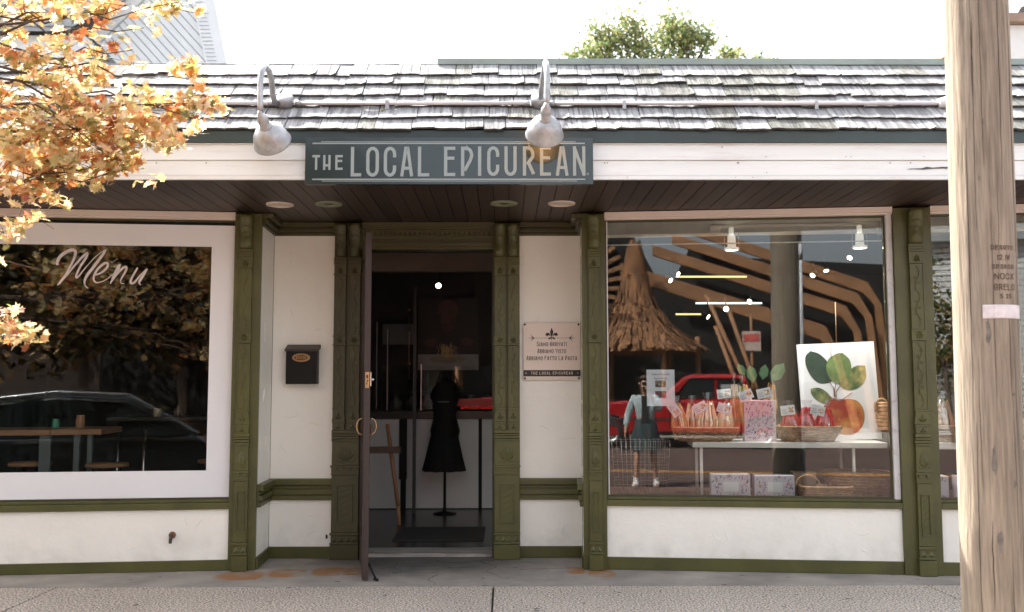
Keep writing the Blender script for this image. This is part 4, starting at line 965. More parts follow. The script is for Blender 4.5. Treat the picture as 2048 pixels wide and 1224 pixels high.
for u, lb in ((1.012, 'white cylinder track lamp left of centre above the window display'), (2.004, 'white cylinder track lamp at the right end of the track')):
    c = MR @ Vector((u, .35, 2.45)); t = thing('track_lamp', c, lb, 'spotlight', 'white track lamps in the display window')
    obj('stem', MB().tube([c+Vector((0,0,.10)), c+Vector((0,0,.185))], .02, 10), CLR, t)
    obj('cylinder', MB().lathe([(.03,.12),(.034,.03),(.055,.02),(.060,.008),(.055,0),(.048,.002)], c, (0,0,1), 20), CLR, t)
    for s in (-1, 1): obj('wire_arm', MB().tube([c+Vector((s*.058,0,.01)), c+Vector((s*.058,0,.15)), c+Vector((0,0,.16))], .0025, 5), STEEL, t)
    obj('lamp_face', MB().lathe([(.001,.004),(.046,.004)], c, (0,0,1), 18), LAMPW, t)
    L_ = bpy.data.lights.new('track_lamp_light', 'SPOT'); L_.energy = 20; L_.color = (1,.93,.84); L_.spot_size = RAD(140); L_.spot_blend = .7; L_.shadow_soft_size = .04
    lo = bpy.data.objects.new('track_lamp_light', L_); sc.collection.objects.link(lo); lo.location = c+Vector((0,0,-.045))
for i, (x, z, d) in enumerate(((3.574,2.701,(-.5,-.6,-.5)), (3.32,2.57,(0,-.5,-.8)), (3.184,2.518,(-.6,-.5,-.5)), (1.778,2.529,(.5,-.6,-.3)), (1.699,2.467,(.5,-.7,-.5)), (2.523,2.243,(-.6,-.7,-.3)), (2.081,2.088,(.6,-.6,-.5)), (2.273,2.165,(0,-1,-.1)))):
    lbs = ['upper right, under the window transom', 'right, the middle one hanging straight', 'right, beside the reflected pole', 'left of the warm strip light', 'left, the lower of a pair', 'over the cool strip light', 'centre, the lowest one', 'centre, facing the street']
    spot('lit black spotlight behind the display window, '+lbs[i], (x, 2.5, z), d, 'spotlights deep inside the shop', .72, top=z+.2)
for (x0, x1, z, m, lb) in ((1.84,2.63,2.555,STRIPW,'long warm strip light glowing inside behind the display window'), (2.053,2.788,2.266,STRIPC,'cool white strip light glowing inside behind the display window'), (1.834,2.133,2.146,STRIPW,'short warm strip light, lowest behind the display window')):
    t = thing('strip_light', (x0, 3, z), lb, 'ceiling light', 'strip lights inside'); obj('housing', MB().box(x0, x1, 2.98, 3.02, z+.012, z+.03), BLACK, t); obj('tube', MB().box(x0+.01, x1-.01, 2.985, 3.015, z-.005, z+.011), m, t)
# display table
TW = mat('white_laminate', (.72,.68,.66), .4, .04)
dt = thing('display_table', (MR @ Vector((1.4, .5, .494))), 'long white display table behind the big window', 'table')
obj('table_top', MB(MR).box(.673, 2.15, .30, .80, .892, .935), TW, dt, bevel=.003)
for u in (.742, 1.904):
    for y in (.34, .76): obj('leg', MB(MR).tube([(u, y, .494), (u, y, .891)], .013, 10), TW, dt)
dt2 = thing('display_table', (MR @ Vector((3.0, .5, .494))), 'white display table half hidden behind the utility pole', 'table')
obj('table_top', MB(MR).box(2.5, 4.6, .33, .80, .885, .935), TW, dt2, bevel=.003)
for u in (3.0, 4.4): obj('leg', MB(MR).tube([(u, .4, .494), (u, .4, .884)], .013, 10), TW, dt2)
def basket(name, label, M, c, a, b, h, m, flare=1.2, rows=7, grp=None, handles=0, cat='basket'):
    t = thing(name, M @ Vector(c), label, cat, grp); mb = MB(M); n = 40; cx, cy, cz = c
    def ring(k, r_): return [(cx+(a*k)*math.copysign(abs(cos(q))**.6, cos(q))*(1+.012*sin(9*q+r_)), cy+(b*k)*math.copysign(abs(sin(q))**.6, sin(q)), 0) for q in [2*pi*i/n for i in range(n+1)]]
    for r_ in range(rows):
        k = 1+(flare-1)*r_/(rows-1); z = cz+.008+h*r_/rows
        mb.tube([(x, y, z+.0022*sin(i*pi)*1+(.003 if (i+r_) % 2 else -.003)) for i, (x, y, _) in enumerate(ring(k, r_))], h/rows*.56, 6, cap=False)
    obj('woven_wall', mb, m, t)
    obj('rim', MB(M).tube([(x, y, cz+h+.004) for x, y, _ in ring(flare*1.02, 0)], .010, 7, cap=False), m, t)
    obj('base', MB(M).box(cx-a*.92, cx+a*.92, cy-b*.9, cy+b*.9, cz+.001, cz+.008), m, t)
    for k in range(handles):
        hx_ = cx+(-.12+.24*k)*a/.15; yy = cy-b*.6+1.2*b*k
        pts = [(hx_+.095*cos(q), yy, cz+h+.095*sin(q)) for q in [pi*i/10 for i in range(11)]]
        obj('handle', MB(M).tube(pts, .006, 6), m, t)
    return t
basket('wicker_basket', 'shallow brown basket holding pale pasta bags on the display table', MR, (.785,.46,.936), .20, .12, .10, WICK, 1.28, 6, 'baskets of pasta on the display table')
basket('wicker_basket', 'shallow brown basket holding red pasta bags on the display table', MR, (1.585,.46,.936), .19, .12, .11, WICK, 1.3, 6, 'baskets of pasta on the display table')
basket('wicker_basket', 'small pale basket with two hoop handles on the window floor', MR, (1.68,.32,.494), .18, .10, .10, WICKL, 1.08, 6, handles=2)
basket('wicker_basket', 'large round brown basket at the right corner of the window floor', MR, (1.96,.48,.494), .22, .16, .20, WICK, 1.08, 9)
basket('wicker_basket', 'dark basket with red bags on the table behind the utility pole', MR, (2.85,.46,.936), .26, .13, .12, WICK, 1.2, 6)
hb = basket('wicker_basket', 'tall narrow basket hanging at the right edge of the window', MR, (2.26,.55,1.03), .09, .09, .20, WICKL, 1.25, 7)
obj('ring_handle', MB(MR).tube([(2.17+.045*cos(q), .50, 1.21+.06*sin(q)) for q in [2*pi*i/14 for i in range(15)]], .009, 6, cap=False), WICKL, hb)
# bags of pasta
def pasta_bag(M, c, w_, h, m, label, lean=0, tagc=None, grp='bags of dried pasta', tp=(0,0,0), seed=0):
    cx, cy, cz = c; t = thing('bag_of_pasta', M @ Vector(c), label, 'bag of pasta', grp); rr = random.Random(seed)
    R_ = Matrix.Translation(c) @ Matrix.Rotation(lean, 4, 'Y'); mb = MB(M @ R_)
    for k in range(44):
        x = rr.uniform(-w_/2, w_/2); y = rr.uniform(-.03, .03); k2 = rr.uniform(.75, 1); b = rr.uniform(-.012, .012)
        mb.tube([(x*.9, y, .004), (x+b, y-.004, h*.45), (x*.55, y*.5, h*k2)], [.0065, .0085, .004], 4, cap=False)
    obj('noodles', mb, m, t)['kind'] = 'stuff'
    mb = MB(M @ R_); vs = []; n = 14
    for z, k in ((0,.9), (.02,1.08), (h*.5,1.12), (h*.85,.72), (h*.97,.30), (h*1.0,.16), (h*1.10,.42), (h*1.2,.55)):
        for i in range(n):
            q = 2*pi*i/n; f = 1+.12*sin(i*2.1+z*30)*(1 if z > h*.8 else .35); vs.append((cos(q)*w_*.56*k*f, sin(q)*.048*k*f, z+.001))
    mb.smooth = True; mb.add(vs, [(j*n+i, j*n+(i+1) % n, (j+1)*n+(i+1) % n, (j+1)*n+i) for j in range(7) for i in range(n)])
    obj('cellophane', mb, CELLO, t)
    if tagc is not None:
        Mt = M @ Matrix.Translation((cx+tp[0], cy-.07, cz+h*.82+tp[2])) @ Matrix.Rotation(tagc, 4, 'Y')
        tg = obj('paper_tag', MB(Mt).box(-.055, .055, -.002, 0, -.038, .038), bpy.data.materials['white_paper'], t)
        obj('tag_print', MB(Mt).box(-.045, -.005, -.0035, -.0022, -.024, -.019).box(-.045, -.01, -.0035, -.0022, -.010, -.006).box(-.045, -.01, -.0035, -.0022, .004, .008), mat('tag_grey', (.30,.30,.33), .6, 0) if 'tag_grey' not in bpy.data.materials else bpy.data.materials['tag_grey'], tg)
        obj('tag_picture', MB(Mt).box(.005, .046, -.0035, -.0022, -.018, .022), mat('tag_orange', (.55,.25,.12), .6, .5, 60, col2=(.8,.75,.7), cs=60) if 'tag_orange' not in bpy.data.materials else bpy.data.materials['tag_orange'], tg)
CELLO = bpy.data.materials.new('cellophane'); CELLO.use_nodes = True; t_ = CELLO.node_tree; t_.nodes.clear()
o_ = t_.nodes.new('ShaderNodeOutputMaterial'); mx_ = t_.nodes.new('ShaderNodeMixShader'); a_ = t_.nodes.new('ShaderNodeBsdfTransparent'); g_ = t_.nodes.new('ShaderNodeBsdfGlossy')
g_.inputs['Roughness'].default_value = .12; mx_.inputs[0].default_value = .13
t_.links.new(a_.outputs[0], mx_.inputs[1]); t_.links.new(g_.outputs[0], mx_.inputs[2]); t_.links.new(mx_.outputs[0], o_.inputs[0])
PALE = mat('pale_pasta', (.78,.62,.42), .6, .2, 30); OR = mat('amber_pasta', (.48,.25,.11), .6, .25, 30); RED = mat('red_pasta', (.62,.035,.03), .45, .2, 30); YEL = mat('yellow_pasta', (.55,.45,.16), .6, .2, 30)
for i, (u, y, w_, h, m, lean, tc, dx, lb) in enumerate((
  (.60,.42,.12,.29,OR,-.12,.95,-.06,'amber pasta bag leaning at the left end of the left basket'), (.70,.48,.13,.29,PALE,-.03,None,0,'pale pasta bag second in the left basket'),
  (.80,.42,.15,.31,PALE,.02,-.45,-.06,'pale pasta bag with a big tag in the middle of the left basket'), (.93,.44,.13,.30,PALE,.10,.30,.0,'pale pasta bag at the right end of the left basket'),
  (1.02,.52,.08,.44,OR,.02,-.1,-.08,'amber pasta bag standing tall behind the left basket'))):
    pasta_bag(MR, (u, y, .948), w_, h, m, lb, lean, tc, tp=(dx, 0, 0), seed=i)
for i, (u, lean, tc, lb) in enumerate(((1.47,-.10,-.1,'red pasta bag at the left of the right basket'), (1.58,.0,None,'red pasta bag in the middle of the right basket'), (1.70,.12,.25,'red pasta bag at the right of the right basket'))):
    pasta_bag(MR, (u, .44, .948), .15, .26, RED, lb, lean, tc, tp=(-.05, 0, .02), seed=20+i)
for i, u in enumerate((2.62, 2.80, 2.98, 3.15)): pasta_bag(MR, (u, .46, .948), .13, .32, (OR, RED, RED, OR)[i], ('amber pasta bag left of the utility pole in the far window', 'red pasta bag hidden behind the utility pole', 'red pasta bag behind the pole on the right', 'amber pasta bag at the right edge of the picture')[i], 0, None, seed=30+i)
# floral papers and boxes
def floral(seed, base=(.62,.50,.56)):
    m = mat('floral_paper_%d' % seed, base, .6, .06, 4); t = m.node_tree; N = t.nodes; Lk = t.links.new; b = N['Principled BSDF']
    return m
FLP = floral(0); FLB = floral(1, (.60,.56,.66))
FC = [mat('print_'+n, c, .6, 0) for n, c in (('navy', (.07,.07,.13)), ('violet', (.32,.20,.38)), ('coral', (.75,.28,.20)), ('green', (.14,.20,.13)), ('mauve', (.50,.25,.40)))]
def floral_print(M, x0, x1, z0, z1, y, seed, par, hole=None):
    mb = MB(M); rr = random.Random(seed); n = int((x1-x0)*(z1-z0)*2300)
    for k in range(n):
        x = rr.uniform(x0+.012, x1-.012); z = rr.uniform(z0+.012, z1-.012)
        if hole and hole[0]-.014 < x < hole[1]+.014 and hole[2]-.014 < z < hole[3]+.014: continue
        mb.m = rr.choice((0, 0, 1, 1, 2, 3, 4)); a = rr.uniform(0, 2*pi) if rr.random() < .3 else rr.gauss(.9, .5); L = rr.uniform(.016, .034)
        d = Vector((cos(a), sin(a))); p = Vector((-d.y, d.x)); c = Vector((x, z)); e = rr.uniform(.12, .3)
        q = [c-d*L/2, c+p*L*e*.5, c+d*L/2, c-p*L*e*.5]; yy = y-.0003-.0000005*k
        mb.add([(a_.x, yy, a_.y) for a_ in q], [(0,1,2,3)])
        if rr.random() < .5:
            q = [c, c+p*L*.6+d*L*.4, c+d*L*.25]; mb.add([(a_.x, yy-.0002, a_.y) for a_ in q], [(0,1,2)])
    o = obj('floral_print', mb, FC, par); o['kind'] = 'stuff'; return o
gb = thing('floral_gift_bag', MR @ Vector((1.2, .42, .936)), 'tall pink floral gift bag standing between the two pasta baskets', 'gift bag')
obj('bag_body', MB(MR).box(1.087, 1.33, .38, .50, .937, 1.26), FLP, gb, bevel=.002); floral_print(MR, 1.087, 1.33, .937, 1.26, .3795, 5, gb)
rr = random.Random(4)
for i, (u, m, h, lean, tc) in enumerate(((1.13, YEL, .40, -.12, -.4), (1.27, OR, .42, .14, -.2))):
    pasta_bag(MR, (u, .44, 1.05), .10, h-.06, m, ('yellow pasta bag sticking up from the left of the floral bag', 'amber pasta bag sticking up from the right of the floral bag')[i], lean, tc, tp=(-.03, -.02, -.03), seed=40+i)
LFG = mat('silk_leaf', (.07,.16,.07), .5, .3, 20); 
for i, (u, z, a, s) in enumerate(((1.17,1.42,-.2,.08), (1.25,1.44,.2,.07), (1.33,1.43,.6,.10), (1.10,1.47,-.5,.06))):
    mb = MB(MR @ Matrix.Translation((u, .46, z)) @ Matrix.Rotation(a, 4, 'Y')); mb.prism([(0,-s*.3), (s*.5,s*.3), (s*.45,s), (0,s*1.5), (-s*.45,s), (-s*.5,s*.3)], -.004, .0)
    tag(obj('silk_leaf', mb, LFG), ('green silk leaf over the middle of the gift bag','green silk leaf right of the middle of the gift bag','green silk leaf leaning right over the amber pasta','green silk leaf leaning left over the yellow pasta')[i], 'leaf', 'silk leaves above the gift bag')
for i, (x0, x1, z1, lb) in enumerate(((.803,1.101,.692,'left floral box with a blank white label on the window floor'), (1.136,1.434,.684,'right floral box with a blank white label on the window floor'), (2.50,2.57,.69,'narrow floral box just left of the utility pole'), (2.64,2.95,.69,'floral box hidden behind the utility pole'))):
    t = thing('floral_box', MR @ Vector(((x0+x1)/2, .3, .494)), lb, 'box', 'floral boxes on the window floor')
    obj('box_body', MB(MR).box(x0, x1, .24, .38, .494, z1), FLB, t, bevel=.002)
    cx = (x0+x1)/2; hole = (cx-.055, cx+.06, .50+.06, .50+.135)
    floral_print(MR, x0, x1, .50, z1, .2395, 50+i, t, hole)
    if x1-x0 > .2: obj('blank_label', MB(MR).box(hole[0], hole[1], .2365, .2385, hole[2], hole[3]), bpy.data.materials['white_paper'], t)
tag(obj('brown_box', MB(MR).box(1.45, 1.63, .40, .52, .494, .70), mat('kraft_card', (.22,.15,.11), .7, .1), bevel=.003), 'plain brown card box right of the floral boxes', 'box')
# fruit poster
fp = thing('fruit_poster', MR @ Vector((1.88, .6, .936)), 'white poster of a red apple with green leaves on the display table', 'poster')
MP = MR @ Matrix.Translation((1.892, .62, .937)) @ Matrix.Rotation(RAD(-2.2), 4, 'Y') @ Matrix.Rotation(RAD(-3), 4, 'X')
obj('poster_sheet', MB(MP).box(-.306, .306, .0, .012, .0, .785), mat('poster_white', (.66,.66,.70), .5, .02), fp)
def blob(pts, m, name, y, smooth_=True):
    P = cat_rom(pts+[pts[0]], 6)[:-1]; mb = MB(MP); mb.prism([(a, b) for a, b in P][::-1], y, y+.0008); obj(name, mb, m, fp)
# poster crop pixels (720 wide view, 3.4/px): centre 690, bottom 735, 1 m = 896 px
Q = lambda *p: [((a-690)/878, (735-b)/835) for a, b in p]
G1 = mat('print_dark_green', (.022,.045,.028), .6, .35, 14); G2 = mat('print_light_green', (.11,.17,.055), .6, .3, 12, col2=(.26,.27,.10), cs=9, cmix=.6); G3 = mat('print_mid_green', (.055,.10,.035), .6, .3, 12, col2=(.34,.30,.11), cs=8, cmix=.55)
APL = mat('print_apple', (.28,.035,.014), .5, .25, 8, col2=(.48,.26,.07), cs=4.5, cmix=.56); ST = mat('print_stem', (.16,.07,.05), .6, .1)
blob(Q((515,128),(480,160),(475,220),(500,290),(550,345),(610,352),(650,335),(655,290),(630,210),(575,150)), G1, 'printed_leaf', -.0012)
blob(Q((737,150),(690,155),(635,190),(615,250),(635,320),(680,352),(740,330),(785,270),(782,200)), G2, 'printed_leaf', -.0042)
blob(Q((885,242),(830,240),(780,265),(740,310),(695,350),(720,390),(790,400),(850,370),(885,320),(888,280)), G3, 'printed_leaf', -.0027)
blob(Q((495,385),(500,425),(540,470),(600,492),(640,475),(620,425),(570,385),(530,378)), G3, 'printed_leaf', -.0013)
blob(Q((600,480),(570,520),(575,590),(610,650),(660,690),(740,702),(800,680),(845,620),(850,540),(815,480),(750,462),(690,468),(640,460)), APL, 'printed_apple', -.0014)
mb = MB(MP)
for p in (((625,335),(655,385),(655,445)), ((675,350),(660,400),(660,450)), ((700,375),(670,410),(668,450)), ((640,450),(600,430)), ((640,455),(710,465),(780,420))):
    mb.ribbon(Q(*p), .006, -.0052, .0006)
obj('printed_stem', mb, ST, fp)
obj('hanging_string', MB(MR).tube([(1.86, .60, 1.72), (1.86, .60, 2.05)], .003, 5), WICKL, fp)
# wire stand at the left of the window
wr = thing('wire_basket_stand', MR @ Vector((.28, .35, .494)), 'tall wire basket stand at the left end of the display window', 'wire stand')
mb = MB(MR)
for k in range(13):
    x = .04+.455*k/12; mb.tube([(x+.03*(1-2*k/12), .26, .50), (x, .22, .95)], .0016, 4); mb.tube([(x+.03*(1-2*k/12), .50, .50), (x, .54, .95)], .0016, 4)
for k in range(8):
    z = .52+.06*k; e = .03*(1-k/7.2); mb.tube([(.04+e, .26-.04*k/7, z), (.495-e, .26-.04*k/7, z), (.495-e, .50+.04*k/7, z), (.04+e, .50+.04*k/7, z), (.04+e, .26-.04*k/7, z)], .0016, 4)
obj('wire_mesh', mb, mat('dull_wire', (.26,.22,.20), .4, .1, metal=.6), wr)['kind'] = 'stuff'

# ------------------------------------------------------------------ interior, left dining room
tb = thing('bar_table', ML @ Vector((-1.6, 1.2, .02)), 'oak topped bar table on grey metal legs behind the left window', 'table')
obj('table_top', MB(ML).box(-2.9, -1.68, 1.0, 1.6, .965, 1.012).box(-1.675, -1.262, 1.0, 1.6, .968, 1.015), LWOOD, tb, bevel=.003)
LG = mat('grey_metal_leg', (.14,.16,.17), .4, .1)
for u, w_ in ((-1.78,.09), (-1.50,.045), (-1.39,.04)): obj('leg', MB(ML).box(u, u+w_, 1.05, 1.09, .02, .964), LG, tb)
tb2 = thing('bar_table', ML @ Vector((-.7, 2.0, .02)), 'dark bar table on chrome posts behind the word Menu window', 'table')
obj('table_top', MB(ML).box(-1.45, .1, 1.75, 2.4, 1.06, 1.09), mat('dark_table', (.035,.028,.025), .3, .1), tb2, bevel=.003)
for u in (-.96, -.25, -1.38): obj('leg', MB(ML).tube([(u, 1.2, .02), (u, 1.2, 1.0)], .014, 10), STEEL, tb2) if u == -.96 else obj('leg', MB(ML).tube([(u, 1.9, .02), (u, 1.9, 1.06)], .012, 10), STEEL, tb2)
for i, (u, y, lb) in enumerate(((-1.20,.98,'wooden bar stool nearest the white border, behind the left window'), (-.35,1.3,'wooden bar stool to the right behind the left window'), (-1.9,1.2,'wooden bar stool at the left edge behind the window'))):
    t = thing('bar_stool', ML @ Vector((u, y, .02)), lb, 'stool', 'bar stools in the dining room')
    obj('seat', MB(ML).lathe([(.001,0),(.17,0),(.175,.015),(.17,.03),(.001,.032)], (u, y, .70), (0,0,1), 20), LWOOD, t)
    for k in range(4): a = pi/4+k*pi/2; obj('leg', MB(ML).tube([(u+cos(a)*.12, y+sin(a)*.12, .70), (u+cos(a)*.19, y+sin(a)*.19, .02)], .010, 6), BLACK, t)
    obj('foot_ring', MB(ML).tube([(u+cos(q)*.165, y+sin(q)*.165, .28) for q in [2*pi*j/16 for j in range(17)]], .007, 5, cap=False), BLACK, t)
def jar(name, label, u, y, z, r, h, m, cat): 
    t = thing(name, ML @ Vector((u, y, z)), label, cat); obj('body', MB(ML).lathe([(.001,0),(r,0),(r*1.05,h*.1),(r*1.1,h*.7),(r*.9,h)], (u, y, z), (0,0,1), 14), m, t); obj('top', MB(ML).lathe([(r*.9,0),(r*.95,h*.12),(.001,h*.13)], (u, y, z+h), (0,0,1), 14), m, t)
jar('wooden_box_holder', 'small square wooden holder on the oak bar table', -1.50, 1.2, 1.016, .035, .10, LWOOD, 'holder'); jar('table_jar', 'pale jar on the dark bar table', -1.03, 1.9, 1.091, .035, .07, mat('pale_jar', (.45,.36,.24), .3, .1), 'jar')
jar('green_bottle', 'green glass jar on the oak bar table', -1.72, 1.25, 1.016, .03, .07, mat('green_glass', (.06,.30,.20), .2, .1), 'jar'); jar('dark_jar', 'dark jar on the bar table near the white border', -.85, 1.9, 1.091, .03, .07, mat('dark_jar', (.08,.05,.04), .3, .1), 'jar')
wl = thing('wall_lamp', ML @ Vector((-.5, 2.5, 1.9)), 'warm lit wall lamp seen through the left window', 'lamp')
obj('shade', MB(ML).box(-.20, .02, 2.55, 2.62, 1.975, 1.99), BLACK, wl)
for k in range(3): obj('lamp_face', MB(ML).box(-.19+k*.05, -.145+k*.05, 2.55, 2.6, 1.93, 1.972), mat('warm_lamp', (.9,.6,.3), .5, 0, emit=(1,.62,.25), es=2) if k == 0 else bpy.data.materials['warm_lamp'], wl)
cl = thing('ceiling_light', ML @ Vector((-1.06, 1.0, 2.56)), 'small round ceiling fitting near the top of the left window', 'ceiling light')
obj('can', MB(ML).lathe([(.001,0),(.05,0),(.05,.03),(.046,.035)], (-1.06, 1.0, 2.555), (0,0,1), 18), mat('grey_fitting', (.22,.18,.16), .4, .1), cl); obj('rod', MB(ML).tube([(-1.06,1.0,2.59),(-1.06,1.0,3.05)], .006, 6), BLACK, cl)
# ------------------------------------------------------------------ trees
MAPLE = [(0,-.42), (.05,-.12), (.20,-.30), (.22,-.14), (.46,-.16), (.36,-.02), (.50,.16), (.27,.14), (.22,.30), (.12,.22), (0,.55)]
MAPLE = MAPLE+[(-x, y) for x, y in reversed(MAPLE[1:-1])]
def leaf_verts(rr, c, s, nrm, simple=False):
    n = Vector(nrm).normalized(); u = n.orthogonal().normalized(); v = n.cross(u); a = rr.uniform(0, 2*pi)
    u, v = u*cos(a)+v*sin(a), v*cos(a)-u*sin(a); c = Vector(c)
    cu = rr.uniform(-.5, .5)
    out = MAPLE if not simple else [(0,-.5), (.42,-.15), (.3,.25), (0,.5), (-.3,.25), (-.42,-.15)]
    vs = [c]+[c+(u*x+v*y)*s+n*(cu*(x*x+y*y)*s) for x, y in out]; k = len(out)
    return vs, [(0, i+1, (i+1) % k+1) for i in range(k)]
BARK = mat('maple_bark', (.085,.06,.045), .9, .3, 10, .006, 30, stretch=(1,1,.2))
AUT = [(0,(.16,.18,.06)), (.16,(.46,.42,.16)), (.32,(.80,.62,.31)), (.60,(.84,.71,.45)), (.78,(.76,.44,.16)), (.90,(.62,.27,.09)), (1,(.34,.14,.08))]
LEAFI = leafmat('autumn_leaf', AUT, .58, True); LEAFO = leafmat('autumn_leaf_single', AUT, .58, False)
GRN = leafmat('green_leaf', [(0,(.05,.085,.025)), (.4,(.10,.14,.04)), (.75,(.26,.23,.08)), (1,(.42,.26,.07))], .35)
GRNB = leafmat('pale_green_leaf', [(0,(.10,.16,.07)), (.4,(.17,.23,.09)), (.75,(.30,.31,.13)), (1,(.42,.36,.15))], .45)
DGR = leafmat('dull_leaf', [(0,(.03,.035,.015)), (.5,(.08,.065,.02)), (.8,(.20,.12,.04)), (1,(.34,.19,.07))], .3)
def limb(mb, a, b, r0, r1, rr, wob=.08, n=6):
    a = Vector(a); b = Vector(b); pts = []; L = (b-a).length
    for i in range(n+1):
        t = i/n; o = Vector((rr.uniform(-1,1), rr.uniform(-1,1), rr.uniform(-1,1)))*wob*L*sin(pi*t)*.6; pts.append(a.lerp(b, t)+o)
    mb.tube(pts, [r0+(r1-r0)*i/n for i in range(n+1)], 7); return pts
# foreground maple; its trunk stands left of the picture on the kerb side
mp = thing('maple_tree', (-5.4, -3.0, 0), 'street maple with orange and yellow autumn leaves reaching in from the left', 'tree')
rr = random.Random(12); tb_ = MB()
tb_.tube([(-5.4,-3.0,0), (-5.38,-3.0,.5), (-5.42,-2.96,1.4), (-5.3,-2.95,2.2), (-5.2,-2.9,3.0)], [.19,.15,.13,.12,.10], 14)
obj('trunk', tb_, BARK, mp, origin=(-5.4,-3,0))
# sprays: (tip of a branch, spread radii, leaf count); all in metres
sprays = [
 ((-2.35,-2.45,2.72), (.42,.35,.30), 900), ((-2.02,-2.35,2.72), (.36,.3,.22), 620), ((-1.78,-2.35,2.82), (.26,.25,.14), 260), ((-1.60,-2.35,2.88), (.14,.18,.07), 70),
 ((-2.48,-2.45,2.46), (.24,.3,.26), 420), ((-2.25,-2.4,2.53), (.25,.25,.10), 190), ((-2.05,-2.3,2.55), (.16,.2,.06), 60),
 ((-2.38,-2.45,3.05), (.34,.3,.16), 330), ((-1.73,-2.35,3.02), (.13,.15,.07), 65), ((-2.15,-2.4,3.10), (.20,.2,.10), 70),
 ((-2.45,-2.45,3.33), (.34,.3,.14), 260), ((-2.10,-2.4,3.40), (.28,.25,.07), 110), ((-1.93,-2.4,3.28), (.06,.1,.03), 8), ((-1.78,-2.4,3.42), (.14,.2,.05), 34), ((-2.0,-2.4,3.16), (.10,.1,.04), 12),
 ((-2.58,-2.5,2.17), (.09,.2,.10), 55), ((-2.62,-2.5,2.0), (.12,.2,.09), 60), ((-2.50,-2.5,1.68), (.15,.2,.075), 120), ((-2.40,-2.5,1.60), (.08,.1,.04), 22),
 ((-3.3,-2.6,3.1), (.6,.6,.7), 900), ((-3.6,-2.4,2.3), (.7,.6,.6), 700), ((-4.6,-2.6,3.2), (1.1,.8,.9), 900), ((-4.3,-3.8,3.7), (1.2,.9,.8), 700), ((-3.1,-2.9,4.4), (1.1,.8,.5), 700), ((-5.6,-3.0,2.6), (.8,.8,.8), 500), ((-4.2,-3.0,4.9), (1.3,1.0,.8), 700)]
bm = MB(); singles = []; fol = MB()
hub = Vector((-5.3,-2.95,2.2)); hub2 = Vector((-5.2,-2.9,3.0))
def put_leaf(p, s, nrm): fol.add(*leaf_verts(rr, p, s, nrm))
for i, (c, r, n) in enumerate(sprays):
    c = Vector(c); r = Vector(r); h = hub if c.z < 2.6 else hub2
    if r.x < .5:
        mid = Vector((-3.0,-2.6, .35*c.z+.65*h.z)) if c.z > 2.3 else Vector((-3.1,-2.6,c.z+.25))
        limb(bm, h, mid, .030, .011, rr, .05); P = limb(bm, mid, c+Vector((r.x*.35, 0, -.02)), .010, .002, rr, .09, 8)
    else: P = limb(bm, h, c, .05, .012, rr, .08)
    for k in range(int(n/14)):
        q = c+Vector((rr.gauss(0,.45)*r.x, rr.gauss(0,.45)*r.y, rr.gauss(0,.45)*r.z)); a = P[rr.randrange(len(P)//2, len(P))]
        if r.x >= .5 or (q-a).length < .45: limb(bm, a, q, .0022, .001, rr, .12, 3)
    # leaves cluster around small twig centres so that gaps show
    cents = [c+Vector((rr.gauss(0,.48)*r.x, rr.gauss(0,.48)*r.y, rr.gauss(0,.48)*r.z)) for _ in range(max(3, n//11))]
    for k in range(int(n*.92) if r.x < .5 else n):
        q = rr.choice(cents)+Vector((rr.gauss(0,.030), rr.gauss(0,.04), rr.gauss(0,.020)))*(1 if r.x < .5 else 2.2)
        d = (q-c); 
        if (d.x/r.x)**2+(d.y/r.y)**2+(d.z/r.z)**2 > 1.9: continue
        nn = (rr.gauss(0,.6), rr.gauss(-.3,.6), rr.gauss(.75,.4)); s = rr.uniform(.045, .085) if r.x < .5 else rr.uniform(.06, .10)
        if r.x < .5 and len(singles) < 300 and rr.random() < .10: singles.append((q, s, nn))
        else: put_leaf(q, s, nn)
obj('branches', bm, BARK, mp); obj('foliage', fol, LEAFI, mp)['kind'] = 'stuff'
lfm = []
for i in range(4):
    vs, fs = leaf_verts(random.Random(i), (0,0,0), 1, (0,0,1)); lfm.append(mesh('leaf', MB().add(vs, fs), LEAFO))
for q, s, nn in singles:
    rot = Vector(nn).normalized().to_track_quat('Z', 'Y').to_matrix().to_4x4()
    put('leaf', rr.choice(lfm), Matrix.Translation(q) @ rot @ Matrix.Rotation(rr.uniform(0,6), 4, 'Z') @ Matrix.Scale(s, 4), mp)
for (x, y, z) in ((-.83,-.86,3.18+.01), (-2.05,-.99,3.26)):       # fallen leaves caught on the roof
    vs, fs = leaf_verts(rr, (x, -1.03, 3.225), .055, (.2,-.5,.8)); tag(obj('fallen_leaf', MB().add(vs, fs), LEAFO), 'single orange leaf lying on the shingles below the conduit' if x > -1 else 'single orange leaf lying on the shingles near the maple', 'leaf') if x > -1 else None

